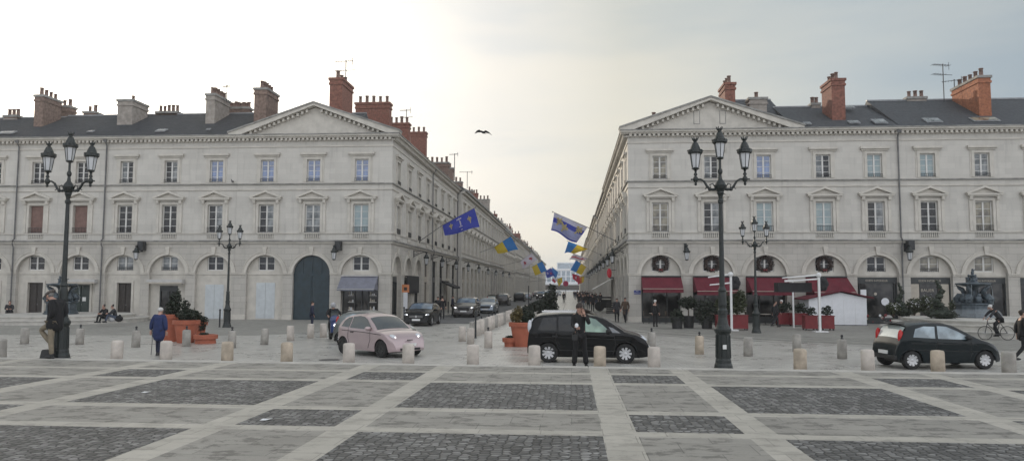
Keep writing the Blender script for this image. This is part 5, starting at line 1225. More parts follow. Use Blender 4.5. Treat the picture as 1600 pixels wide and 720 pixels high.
def person_parts(pose,style):
    J={k:Vector(v) for k,v in pose.items()}; out=[]
    names=['pel','sp','ch','nk','hd','shL','elL','wrL','shR','elR','wrR','hpL','knL','anL','hpR','knR','anR']
    hdir=Vector(pose.get('look',(0,-1,0))).normalized(); up=Vector(pose.get('hup',(0,0,1))).normalized(); sd_=hdir.cross(up).normalized()
    hd=J['hd']; f=hdir
    # continuous body: torso, limbs, neck, head, hands, feet
    V=[J['pel'],J['sp'],J['ch'],J['nk'],hd-up*.05+f*.01,hd+up*.03,hd+up*.105-f*.01]; Rr=[(.14,.11),(.12,.10),(.14,.10),.055,(.066,.075),(.078,.092),(.05,.06)]
    E=[(0,1),(1,2),(2,3),(3,4),(4,5),(5,6)]
    feet={}
    for s in 'LR':
        b=len(V); sh,el,wr=J['sh'+s],J['el'+s],J['wr'+s]; V+=[sh,el,wr]; Rr+=[.055,.040,.028]; E+=[(2,b),(b,b+1),(b+1,b+2)]
        b=len(V); hp,kn,an=J['hp'+s],J['kn'+s],J['an'+s]; V+=[hp,kn,an]; Rr+=[.085,.058,.042]; E+=[(0,b),(b,b+1),(b+1,b+2)]
        fd=Vector(pose.get('ft'+s,(0,-1,0))).normalized(); feet[s]=(an,fd)
    me=skin_mesh(V,E,Rr)
    ex=MB()
    for s in 'LR':
        wr,el=J['wr'+s],J['el'+s]; d=(wr-el).normalized(); d=(d*.5+Vector(pose.get('hand'+s,tuple(d)))*.5).normalized(); k=1 if s=='L' else -1
        side=d.cross(Vector((0,1,0)) if abs(d.y)<.8 else Vector((1,0,0))).normalized(); nrm=side.cross(d).normalized()
        pc=wr+d*.05; Q=Matrix((side,d,nrm)).transposed(); ex.ell(pc,(.038,.055,.016),8,6,rot=Q)
        for j,L_ in enumerate((.065,.075,.07,.055)):
            o_=pc+side*(-.028+.019*j)+d*.045; c_=.25+.5*(.3 if 'hand'+s in pose else .5)
            ex.tube([o_-d*.02,o_+d*L_*.5+nrm*.006,o_+d*L_*.85+nrm*.02*c_*2,o_+d*L_+nrm*.04*c_],[.009,.009,.008,.006],5)
        ex.tube([wr+side*k*.02+d*.02,pc+side*k*.048,pc+side*k*.055+d*.03],[.011,.010,.007],5)
    # nose, brow, chin, ears
    ex.ell(hd+f*.098-up*.002,(.011,.016,.02),6,5,rot=Matrix((sd_,f,up)).transposed()); ex.ell(hd+f*.075-up*.085,(.03,.025,.022),8,5)
    for k in (-1,1): ex.ell(hd+sd_*k*.08-up*.005,(.012,.02,.03),6,5)
    out.append(('body',join_mb(me,ex,'body',[style.get('skin',M['skin'])]),None))
    fc=MB()
    for k in (-1,1): fc.ell(hd+f*.088+sd_*k*.032+up*.02,(.011,.007,.007),6,4,rot=Matrix((sd_,f,up)).transposed())
    out.append(('eyes',fc.mesh('eyes',M['iron'],True),None)); fc=MB(); fc.ell(hd+f*.088-up*.045,(.022,.008,.007),6,4,rot=Matrix((sd_,f,up)).transposed()); out.append(('mouth',fc.mesh('mouth',MOUTH,True),None))
    # trousers
    fl=style.get('flare',.055); V=[J['pel']]; Rr=[(.155,.125)]; E=[]
    for s in 'LR':
        b=len(V); hp,kn,an=J['hp'+s],J['kn'+s],J['an'+s]; V+=[hp+(kn-hp)*.12,kn,an]; Rr+=[.098,.07,fl]; E+=[(0,b),(b,b+1),(b+1,b+2)]
    t=skin_mesh(V,E,Rr); t.materials.clear(); t.materials.append(style['legs']); out.append(('trousers',t,None))
    # coat / jacket
    lg=style.get('coat',.0)
    pel=J['pel']; low=pel-Vector((0,0,.02+lg)); V=[J['ch'],J['sp'],pel,low,J['nk']-Vector((0,0,.02))]; w=style.get('bulk',1.0)
    Rr=[(.175*w,.135*w),(.165*w,.135*w),(.175*w,.15*w),(.185*w,.165*w) if lg>.1 else (.16*w,.135*w),(.075,.07)]; E=[(0,1),(1,2),(2,3),(0,4)]
    for s in 'LR':
        b=len(V); sh,el,wr=J['sh'+s],J['el'+s],J['wr'+s]; V+=[sh,el,el+(wr-el)*.92]; Rr+=[.078*w,.062*w,.047*w]; E+=[(0,b),(b,b+1),(b+1,b+2)]
    c=skin_mesh(V,E,Rr); c.materials.clear(); c.materials.append(style['top']); out.append(('coat' if lg>.1 else 'jacket',c,None))
    # shoes
    for s in 'LR':
        an,fd=feet[s]; q=MB(); upv=Vector((0,0,1)); rt=fd.cross(upv)
        if rt.length<.1: rt=Vector((1,0,0))
        rt.normalize(); nz=rt.cross(fd).normalized(); Q=Matrix((rt,fd,nz)).transposed()
        q.ell(an+fd*.06-nz*.045,(.045,.135,.042),10,6,rot=Q); q.ell(an-nz*.01,(.045,.055,.065),8,6,rot=Q); q.ell(an-fd*.04-nz*.06,(.038,.05,.03),8,5,rot=Q)
        out.append(('shoe',q.mesh('shoe',style.get('shoes',M['plastic']),True),None))
    # hair / hat
    Q=Matrix((sd_,f,up)).transposed(); h=MB()
    if style.get('hat')=='helmet': h.ell(hd+up*.035-f*.01,(.135,.15,.135),14,9,rot=Q); out.append(('helmet',h.mesh('helmet',style['hair'],True),None))
    elif style.get('hat')=='cap':
        h.ell(hd+up*.07-f*.015,(.108,.135,.062),14,8,rot=Q); h.ell(hd+up*.052+f*.10,(.075,.075,.014),12,6,rot=Q); h.ell(hd+up*.085+f*.02,(.095,.12,.045),12,6,rot=Q); out.append(('flat_cap',h.mesh('flat_cap',style['hair'],True),None))
        h=MB(); h.ell(hd-up*.0-f*.045,(.083,.065,.075),12,7,rot=Q); out.append(('hair',h.mesh('hair',style.get('hair2',style['hair']),True),None))
    elif style.get('hat')=='beanie': h.ell(hd+up*.06-f*.02,(.095,.108,.08),14,8,rot=Q); out.append(('woolly_hat',h.mesh('woolly_hat',style['hair'],True),None))
    elif style.get('hat')=='long':
        h.ell(hd+up*.045-f*.022,(.096,.105,.088),14,8,rot=Q); h.ell(hd-f*.06-up*.05,(.09,.06,.12),12,7,rot=Q)
        for d,l in (((1,.2,-.3),.42),((.9,.1,-.6),.36),((1,-.1,-.12),.34),((.5,.3,-1),.34),((-.4,.3,-1),.30)):
            dv=Vector(d).normalized(); p0=hd-f*.03-up*.07+sd_*0
            h.tube([p0,p0+dv*l*.5+Vector((0,0,.015)),p0+dv*l],[.065,.045,.008],6)
        out.append(('hair',h.mesh('hair',style['hair'],True),None))
    else: h.ell(hd+up*.045-f*.02,(.088,.102,.078),14,8,rot=Q); h.ell(hd-f*.045,(.082,.055,.075),12,6,rot=Q); out.append(('hair',h.mesh('hair',style['hair'],True),None))
    return out
MOUTH=mat('lips',(.3,.1,.09),.5,var=.05)
def person(label,x,y,rz,pose,style,h=1.72,z=None,grp=None,key=None):
    r=empty('person',(x,y,gz(x,y) if z is None else z),rz,label,'person',grp,s=h/1.72)
    for n,me,_ in person_parts(pose,style): place(me,n,r)
    return r
CL={k:cloth(k+'_cloth',c) for k,c in dict(black=(.012,.012,.013),char=(.03,.03,.033),navy=(.014,.018,.04),blue=(.018,.03,.095),khaki=(.21,.175,.125),brown=(.07,.045,.03),grey=(.12,.12,.125),jean=(.06,.075,.11),white=(.5,.5,.5),olive=(.06,.06,.04),red=(.2,.02,.02),tan=(.2,.15,.1)).items()}
HB=mat('dark_hair',(.018,.012,.009),.6,var=.3,scale=20); HW=mat('white_hair',(.55,.54,.52),.8,var=.1,scale=20); HGY=mat('grey_hair',(.20,.19,.18),.8,var=.2,scale=20); HBR=mat('brown_hair',(.022,.013,.009),.6,var=.3,scale=20); CAPM=mat('tweed_cap',(.11,.095,.085),.9,var=.3,scale=30)
def S(top,legs,hair=HB,**k): return dict(top=CL[top],legs=CL[legs],hair=hair,**k)
# woman on the phone
P1=dict(STAND,look=(-.42,-.85,-.28),hd=(-.02,-.05,1.60),elR=(-.20,-.05,1.12),wrR=(-.13,-.24,1.10),handR=(.5,-.6,-.2),elL=(.24,-.12,1.18),wrL=(.11,-.17,1.42),handL=(-.2,.1,1),
 knL=(.13,-.01,.49),anL=(.17,.0,.09),knR=(-.12,-.02,.49),anR=(-.15,.02,.09),ftL=(.35,-1,0),ftR=(-.25,-1,0),hpL=(.09,0,.92),hpR=(-.09,0,.92))
p=gp(906,572,-.1); WX,WY=p.x,p.y
wo=person('woman in black talking on a phone, wind-blown hair, beside the black minivan',WX,WY,R(6),P1,S('black','black',HBR,hat='long',flare=.085,coat=.04,bulk=.92),1.80)
mb=MB(); mb.box(-.006,.006,-.035,.035,-.075,.075); mb.build('phone_case',M['plastic'],None); po=bpy.data.objects['phone_case']; po.name='mobile_phone'; po.parent=None
po.matrix_world=wo.matrix_basis@T(.105,-.09,1.60)@Matrix.Rotation(R(-18),4,'X')@Matrix.Rotation(R(20),4,'Z'); tag(po,'dark phone held to the ear of the woman in black','phone')
mb=MB(); mb.ell((0,0,0),(.05,.02,.06),10,6); q=mb.build('glove',M['white'],None,True); q.name='white_paper'; q.matrix_world=wo.matrix_basis@T(-.12,-.33,1.15); tag(q,'small white crumpled thing in the other hand of the woman in black','paper')
mb=MB(); mb.box(-.07,.07,-.04,.04,-.26,-.12); mb.tube([(-.08,0,-.12),(-.04,.02,.02),(.04,.02,.02),(.08,0,-.12)],.01,5); q=mb.build('handbag',M['plastic'],None); q.matrix_world=wo.matrix_basis@T(-.16,-.27,1.02); tag(q,'small dark handbag hanging from the arm of the woman in black','bag')
# man leaning on the lamp post (faces the camera's left)
P2=dict(pel=(0,0,.95),sp=(0,.03,1.14),ch=(0,.0,1.36),nk=(0,-.07,1.48),hd=(0,-.17,1.57),look=(0,-.85,-.5),
 shL=(.18,.03,1.42),elL=(.23,.12,1.16),wrL=(.15,-.02,1.00),shR=(-.18,.03,1.42),elR=(-.22,.15,1.16),wrR=(-.14,.02,.99),
 hpL=(.09,0,.92),knL=(.10,-.02,.49),anL=(.10,.03,.09),hpR=(-.09,-.02,.92),knR=(-.10,-.45,.70),anR=(-.10,-.08,.29),ftR=(0,-.86,-.45))
mx=-15.4
for _ in range(3): p=at(83,560,kerbY(mx)-.06); mx=p.x
person('man in a flat cap and khaki trousers leaning with one knee raised',mx,kerbY(mx)-.06,R(-90),P2,S('black','khaki',CAPM,hat='cap',hair2=HGY,coat=.30,bulk=1.32,shoes=M['plastic']),1.97)
mb=MB(); mb.taper((0,0),.26,.19,.22,.16,0,.24); mb.box(-.2,.2,-.15,.15,.24,.27); q=mb.build('stone_block',M['plastic']); q.location=(mx-.17,kerbY(mx)+.02,0.004); q.scale=(.75,.8,.9); tag(q,'dark low block under the raised foot of the capped man','block')
# walker in a blue coat, seen from behind, with a stick
p=gp(247,556,-.4)
person('walker with white hair in a long blue coat, seen from behind',p.x,p.y,R(180),dict(WALK,knL=(.08,-.08,.5),anL=(.08,-.08,.1),anR=(-.08,.12,.12),elL=(.26,.05,1.14),wrL=(.30,.0,.9),elR=(-.24,.02,1.12),wrR=(-.25,-.03,.88),hd=(0,-.06,1.59)),S('blue','navy',HW,coat=.44,bulk=1.38,hat='beanie'),1.72)
mb=MB(); mb.tube([(0,0,0),(-.03,.1,.5),(-.12,.2,1.0),(-.16,.2,1.06)],[.012]*4,5); q=mb.build('walking_stick',M['iron']); q2=gp(236,554,-.4); q.location=(q2.x,q2.y,-.4); tag(q,'thin walking stick beside the walker in the blue coat','stick')
p=gp(487,514); person('person in dark blue standing before the big carriage door',p.x,p.y,R(120),STAND,S('navy','navy',HB,coat=.25,bulk=1.1,hat='beanie'),1.62)
# seated pair on the fountain steps, and one at the far left
SIT=dict(pel=(0,0,.12),sp=(0,-.02,.30),ch=(0,-.08,.52),nk=(0,-.12,.66),hd=(0,-.18,.76),look=(0,-.8,-.5),shL=(.17,-.08,.58),elL=(.22,-.26,.36),wrL=(.12,-.42,.36),shR=(-.17,-.08,.58),elR=(-.22,-.26,.36),wrR=(-.12,-.42,.36),
 hpL=(.09,0,.12),knL=(.12,-.40,.30),anL=(.12,-.52,-.08),hpR=(-.09,0,.12),knR=(-.12,-.42,.28),anR=(-.12,-.50,-.08))
SITX=gp(165,499,.0)
person('person in dark clothes sitting hunched on the fountain steps, one of a pair',SITX.x,SITX.y,R(-15),SIT,S('black','black',HB),1.8,z=.0)
q=gp(180,499,.0); person('seated companion in a dark jacket with white stripes beside the hunched figure',q.x,q.y,R(-50),SIT,S('char','jean',HB),1.8,z=.0)
for bx,c_,t in ((176,'white','white carrier bag at the feet of the seated pair'),(187,'black','black bag on the step at the feet of the seated pair')):
    q=gp(bx,504,-.2); mb=MB(); mb.ell((0,0,.16),(.26,.2,.2),10,7); mb.ell((.05,0,.32),(.1,.08,.1),8,5); o=mb.build('bag',CL[c_],smooth=True); o.location=(q.x,q.y-.1,-.1); tag(o,t,'bag')
q=gp(15,491,.0); person('person sitting alone on the fountain steps at the far left',q.x,q.y,R(30),SIT,S('char','char',HB),1.9,z=.0)
# by the restaurant
def std(px,py,label,rz,st,h=1.72,pose=STAND,grp=None):
    p=gp(px,py); return person(label,p.x,p.y,rz,pose,st,h,grp=grp)
std(1024,510,'waiter-like person in black before the first red awning',R(150),S('black','black',HW),1.72)
std(1212,511,'person in dark jacket walking under the third red awning',R(100),S('char','char',HB,coat=.2),1.72,WALK)
std(1222,508,'person in an olive jacket and jeans under the third awning',R(-80),S('olive','jean',HW),1.7,WALK)
std(964,503,'person in a dark coat at the street corner, farther from the pier',R(10),S('char','black',HB,coat=.35,bulk=1.1),1.72)
std(977,504,'person in a brown coat at the street corner, right by the pier',R(-20),S('brown','black',HBR,coat=.4,bulk=1.1),1.78,WALK)
std(684,499,'left one of two people in black on the shop side pavement',R(20),S('black','black',HB,coat=.2),1.75)
std(691,498,'right one of two people in black on the shop side pavement',R(190),S('black','char',HB,coat=.2),1.8)
std(707,493,'dark figure standing between the kerb posts behind the suv',R(90),S('navy','black',HB,coat=.2),1.75)
std(1600,566,'person in black cut off by the right edge of the view',R(80),S('black','black',HB,coat=.25,bulk=1.1),1.78,WALK)
# the crowd in the street
crowd=[(905,478),(911,482),(914,480),(920,476),(923,478),(926,487),(918,470),(908,470),(903,472),(930,474),(935,472),(899,468),(910,466),(915,465),(922,467),(928,468),(906,466),(881,473),(913,472),(932,480),(938,478),(919,484),(897,465),(902,463),(925,472),(909,474)]
prs=[person('x',0,0,0,pz,st,1.72,grp='people walking down the street') for pz,st in ((WALK,S('black','char',HB,coat=.3)),(WALK,S('char','jean',HBR)),(STAND,S('black','char',HB,coat=.35)),(WALK,S('char','black',HB,coat=.25)),(STAND,S('navy','jean',HW)))]
for i,(px,py) in enumerate(crowd):
    p=gp(px,py); o=prs[i] if i<len(prs) else copy_tree(prs[random.randrange(len(prs))]); o.location=(p.x,p.y,-.4); o.rotation_euler=(0,0,random.choice([0,PI])+random.uniform(-.3,.3)); s=random.uniform(.95,1.06); o.scale=(s,s,s)
    lab='person alone in the middle of the far street' if px==881 else ('person in a dark coat, nearest of the street crowd' if (px,py)==(926,487) else 'one of the dark-clothed people strolling down the far street'); o['label']=lab
    if px==881 or (px,py)==(926,487): pass
# ------------------------------------------------------------------ bicycle and rider
def bicycle(x,y,rz,label,z=-.4):
    r=empty('bicycle',(x,y,z),rz,label,'bicycle')
    for wx in (-.52,.52):
        mb=MB(); mb.tube([(.33*math.cos(a),0,.34+.33*math.sin(a)) for a in [2*PI*k/28 for k in range(29)]],.018,5); w_=mb.build('wheel',M['tyre'],r,M=T(wx,0,0))
        mb=MB()
        for k in range(8): a=PI*k/8; mb.tube([(-.32*math.cos(a),0,.34-.32*math.sin(a)),(.32*math.cos(a),0,.34+.32*math.sin(a))],.003,3)
        mb.build('spokes',M['chrome'],w_)
    mb=MB(); A=(-.52,0,.34);B=(-.18,0,.88);Cx=(-.06,0,.32);D=(.40,0,.80);E_=(.52,0,.34);H=(.37,0,.98)
    for a,b in ((A,Cx),(A,B),(B,Cx),(Cx,D),(B,D),(D,E_),(D,H)): mb.tube([a,b],.018,6)
    mb.build('frame',M['iron'],r)
    mb=MB(); mb.tube([(.30,-.26,1.02),(.40,-.2,1.02),(.38,0,1.0),(.40,.2,1.02),(.30,.26,1.02)],.015,5); mb.build('handlebar',M['iron'],r)
    mb=MB(); mb.ell((-.22,0,.95),(.14,.08,.035),10,6); mb.tube([(-.19,0,.88),(-.21,0,.94)],.015,5); mb.build('saddle',M['plastic'],r)
    mb=MB(); mb.lathe([(.09,-.01),(.09,.01)],14); mb.build('chainring',M['iron'],r,M=T(-.06,.03,.32)@Matrix.Rotation(PI/2,4,'X'))
    mb=MB(); mb.tube([(-.06,.06,.32),(-.06,.08,.16),(-.06,.16,.16)],.012,4); mb.tube([(-.06,-.06,.32),(-.06,-.08,.48),(-.06,-.16,.48)],.012,4); mb.build('pedals',M['iron'],r)
    return r
p=gp(1557,531); bicycle(p.x,p.y,PI,'dark bicycle ridden past the fountain steps')
RIDE=dict(pel=(0,.22,.98),sp=(0,.12,1.14),ch=(0,-.06,1.32),nk=(0,-.16,1.43),hd=(0,-.24,1.52),shL=(.17,-.08,1.38),elL=(.22,-.26,1.20),wrL=(.2,-.38,1.05),shR=(-.17,-.08,1.38),elR=(-.22,-.26,1.20),wrR=(-.2,-.38,1.05),
 hpL=(.09,.20,.95),knL=(.11,-.14,.74),anL=(.11,.06,.30),hpR=(-.09,.20,.95),knR=(-.11,-.02,.58),anR=(-.11,.10,.24),look=(0,-1,-.2))
person('cyclist in dark clothes with a pale hood riding leftwards past the fountain',p.x,p.y,R(-90),RIDE,S('char','black',HW),1.80,z=-.4)
# ------------------------------------------------------------------ scooter and rider behind the pink car
p=gp(517,531); sx,sy=p.x+.1,p.y
r=empty('motor_scooter',(sx,sy,-.4),R(-62),'dark blue motor scooter with a lit lamp behind the pink car','scooter')
for wx in (-.62,.62):
    mb=MB(); mb.lathe([(.14,-.05),(.24,-.06),(.25,0),(.24,.06),(.14,.05)],18); mb.build('wheel',M['tyre'],r,M=T(wx,0,.25)@Matrix.Rotation(PI/2,4,'X'))
mb=MB(); mb.prism([(.35,.35),(.48,.38),(.42,.95),(.30,1.08),(.24,1.0),(.32,.6)],-.2,.2); mb.ell((.38,0,.95),(.14,.24,.22),12,8); mb.build('front_shield',mat('scooter_blue',(.02,.04,.13),.3,coat=.6,var=.05),r)
mb=MB(); mb.ell((-.35,0,.62),(.48,.18,.2),12,8); mb.box(-.3,.35,-.16,.16,.3,.38); mb.build('rear_body',M['plastic'],r,True)
mb=MB(); mb.ell((-.3,0,.8),(.38,.16,.07),12,6); mb.build('seat',M['plastic'],r,True)
mb=MB(); mb.tube([(.62,0,.25),(.42,0,.7),(.32,0,1.08)],.035,6); mb.tube([(.22,-.33,1.12),(.33,-.15,1.1),(.33,.15,1.1),(.22,.33,1.12)],.018,5); mb.build('fork',M['iron'],r)
blob(r,'headlight',(.53,0,.72),(.05,.08,.06),'lamp_on'); mb=MB(); mb.box(.3,.34,-.18,.18,1.1,1.4); mb.build('windshield',M['carglass'],r)
SC=dict(pel=(0,.28,.93),sp=(0,.24,1.12),ch=(0,.16,1.34),nk=(0,.12,1.48),hd=(0,.08,1.58),shL=(.19,.12,1.40),elL=(.32,-.06,1.2),wrL=(.3,-.24,1.14),shR=(-.19,.12,1.40),elR=(-.32,-.06,1.2),wrR=(-.3,-.24,1.14),
 hpL=(.1,.25,.88),knL=(.2,-.12,.80),anL=(.17,-.05,.42),hpR=(-.1,.25,.88),knR=(-.2,-.12,.80),anR=(-.17,-.05,.42))
person('scooter rider in black with a pale helmet behind the pink car',sx,sy,R(28),SC,dict(top=CL['black'],legs=CL['black'],hair=mat('helmet_shell',(.35,.35,.36),.3,var=.25,scale=8),hat='helmet',bulk=1.15),1.72,z=-.4)
# ------------------------------------------------------------------ flags
FB=cloth('flag_blue',(.05,.07,.42),.06,.7); FU=cloth('flag_azure',(.03,.20,.55),.06,.7); FY=cloth('flag_yellow',(.62,.46,.03),.06,.7); FLI=cloth('flag_lilac_white_backlit',(.55,.55,.70),.08,.7); FW=cloth('flag_white',(.62,.58,.66),.05,.7); FR_=cloth('flag_red',(.52,.03,.07),.06,.7); FLB=cloth('flag_pale_blue',(.33,.36,.60),.08,.7); FG=cloth('flag_gold',(.60,.50,.22),.06,.7); FO=cloth('flag_orange',(.60,.16,.03),.06,.7)
for m_ in (FB,FU,FY,FLI,FW,FR_,FG,FO,FLB):
    # thin cloth lets the back light through
    nt_=m_.node_tree; b_=nt_.nodes['Principled BSDF']; tr=nt_.nodes.new('ShaderNodeBsdfTranslucent'); mx_=nt_.nodes.new('ShaderNodeMixShader'); mx_.inputs[0].default_value=.45
    src=b_.inputs['Base Color'].links[0].from_socket; nt_.links.new(src,tr.inputs[0]); nt_.links.new(b_.outputs[0],mx_.inputs[1]); nt_.links.new(tr.outputs[0],mx_.inputs[2]); nt_.links.new(mx_.outputs[0],nt_.nodes['Material Output'].inputs[0])
FLEUR=[[(0,.5),(.10,.28),(.06,.02),(-.06,.02),(-.10,.28)],[(.05,.0),(.10,.20),(.26,.30),(.40,.14),(.30,.02),(.28,.14),(.2,.14),(.12,-.02)],[(-.05,.0),(-.12,-.02),(-.2,.14),(-.28,.14),(-.30,.02),(-.40,.14),(-.26,.30),(-.10,.20)],[(-.24,-.10),(.24,-.10),(.24,-.0),(-.24,-.0)],[(-.06,-.10),(-.10,-.3),(0,-.42),(.10,-.3),(.06,-.10)]]
def flag(label,Y,quad,base,cols,split='s',emb=(),waves=(1.4,.10),side=1,curl=0,cuts=(.5,),skew=.25):
    """quad: pixels of inner-on-pole, outer-on-pole, outer-free, inner-free corners, at depth Y; hung along its pole"""
    A,B,D,E_=[at(*q,Y) for q in quad]; bs=at(*base,Y); X=-13.3 if side<0 else 4.12; 
    bs=Vector((X,Y,EYE+(bs.z-EYE)*1)); root=empty('flag',tuple(bs),0,label,'flag','flags on poles along the street'); O=Vector(bs)
    L_=(B-A).length
    def Pt(s,t,off=0):
        p=(A.lerp(B,s)).lerp(E_.lerp(D,s),t); k=waves[0]; a=waves[1]*L_
        w=a*math.sin(2*PI*(k*s+skew*t*2)+1)*(.25+t)+a*.5*math.sin(2*PI*(k*.6*s-t*.8))*t
        sag=.0; p=p+Vector((0,w+off,0)); 
        p.z+= -a*.45*math.sin(PI*s*2.0)*t; return p-O
    n,m=20,12; mb=MB()
    for i in range(n):
        for j in range(m):
            s0,s1,t0,t1=i/n,(i+1)/n,j/m,(j+1)/m; v=(s0+s1)/2 if split=='s' else (t0+t1)/2; mi=sum(v>c for c in cuts)
            mb.quad(Pt(s0,t0),Pt(s1,t0),Pt(s1,t1),Pt(s0,t1),mi)
    cloth_=mb.build('cloth',cols,root,smooth=True)
    for (kind,cs,ct,sc,m_,rot) in emb:
        polys=FLEUR if kind=='fleur' else kind; asp=(B-A).length/max(.01,(E_-A).length); c_,s_=math.cos(rot),math.sin(rot)
        mb=MB()
        for poly in polys:
            for off in (-.025,.025):
                q=[(cs+(c_*u-s_*v)*sc/asp,ct-(s_*u+c_*v)*sc) for u,v in poly]
                cx=sum(a for a,_ in q)/len(q); cy=sum(b for _,b in q)/len(q); vs=[Pt(a,b,off) for a,b in q]+[Pt(cx,cy,off)]
                mb.add(vs,[(i,(i+1)%len(q),len(q)) for i in range(len(q))])
        mb.build('emblem',m_,cloth_)
    tip=B+(B-A).normalized()*.15; mb=MB(); mb.tube([(0,0,0),tuple(A-O),tuple(tip-O)],[.035,.03,.02],6); mb.ell(tuple(tip-O),(.06,.06,.06),8,5); mb.build('pole',M['pipe'],root)
    mb=MB(); mb.ell((0,0,0),(.12,.12,.16),8,5); mb.build('bracket',M['iron'],root)
    return root
SWORD=[[(-.05,.42),(.05,.42),(.035,-.28),(-.035,-.28)],[(-.42,.40),(.42,.40),(.38,.52),(-.38,.52)],[(-.03,.52),(.03,.52),(.03,.62),(-.03,.62)],[(-.26,-.36),(.26,-.36),(.26,-.28),(-.26,-.28)],[(-.02,.30),(.18,.22),(.15,-.2),(.02,-.2)]]
TXT=[[(-.16,.08),(-.04,.08),(-.04,-.08),(-.16,-.08)],[(.03,.08),(.16,.08),(.16,.02),(.09,-.08),(.03,-.08)]]
flag('blue flag with a white sword between two gold lilies',65,[(691,352),(741,325),(750,355),(695,368)],(655,378),[FB],cuts=(),emb=[('fleur',.24,.42,.52,FG,0),(SWORD,.5,.46,.62,FW,0),('fleur',.78,.47,.52,FG,0),(TXT,.50,.86,.5,FW,0)],side=-1,waves=(1.1,.05))
flag('lilac and blue flag with three pale lilies streaming on the restaurant side',66,[(918,355),(866,332),(861,360),(901,379)],(967,379),[FLI,FB,FLB,FB],split='t',cuts=(.22,.50,.93),emb=[('fleur',.18,.36,.62,FG,.5),('fleur',.80,.40,.62,FG,.4),('fleur',.60,.60,.62,FG,.3)],side=1,waves=(.9,.09))  # pale band by the pole puts backlit folded cloth into the colour
f2=bpy.data.objects[-1] if False else None
ua=[FY,FU]
flag('first yellow and blue flag on the parked-car side',104,[(772,386),(798,369),(810,390),(778,396)],(752,397),ua,side=-1,waves=(1,.06))
REDM=[[(-.3,.3),(-.05,.35),(.1,.1),(.3,.0),(.1,-.1),(.15,-.35),(-.1,-.2),(-.3,-.35),(-.2,0)]]
flag('white flag with red crests on the parked-car side',138,[(813,408),(831,395),(840,406),(817,420)],(800,416),[FW],cuts=(),emb=[(REDM,.28,.5,.6,FR_,0),(REDM,.72,.45,.6,FR_,.6)],side=-1,waves=(1,.06))
flag('second yellow and blue flag, beyond the white one',160,[(831,417),(847,408),(855,423),(836,430)],(822,425),ua,side=-1,waves=(1,.06))
flag('dark blue flag with white flecks, beyond the second yellow and blue flag',188,[(852,424),(861,418),(867,431),(854,434)],(842,430),[FB],cuts=(),emb=[(REDM,.3,.4,.5,FW,0),(REDM,.7,.6,.5,FR_,0)],side=-1,waves=(1,.08))
flag('plain azure flag overlapping the dark blue one',205,[(861,428),(863,417),(872,425),(869,435)],(850,432),[FU],cuts=(),side=-1,waves=(1,.08))
flag('small red and white flag far down the street',228,[(862,437),(868,433),(872,438),(866,442)],(856,440),[FR_,FW],side=-1,waves=(1,.08))
flag('small yellow flag with green flecks, lowest on the parked-car side',244,[(869,436),(878,433),(879,441),(873,447)],(862,440),[FY],cuts=(),emb=[(REDM,.5,.5,.5,mat('flag_green',(.15,.3,.1),.7),0)],side=-1,waves=(1,.08))
flag('blue and yellow flag folding right under the lilac one',106,[(919,389),(888,377),(882,396),(903,394)],(940,398),[FY,FY,FU],cuts=(.45,.55),side=1,waves=(1,.10))
flag('white and red flag streaming flat on the restaurant side',134,[(919,404),(896,396),(889,406),(911,407)],(932,409),[FW,FR_,FW],split='t',cuts=(.4,.6),emb=[(REDM,.3,.3,.5,FR_,0),(REDM,.75,.4,.5,FR_,0)],side=1,waves=(1.2,.1))
flag('square blue and yellow flag hanging steeply on the restaurant side',150,[(916,417),(900,406),(891,422),(909,429)],(926,424),ua,cuts=(.5,),side=1,waves=(1,.06))
flag('red flag with white marks under the square blue and yellow one',170,[(906,431),(894,427),(895,436),(903,441)],(922,434),[FR_],cuts=(),emb=[(REDM,.5,.5,.7,FW,0)],side=1,waves=(1,.08))
flag('red, orange and yellow flag, lowest on the restaurant side',186,[(913,431),(902,434),(903,445),(912,440)],(921,433),[FY,FO,FR_],cuts=(.33,.66),side=1,waves=(1,.08))
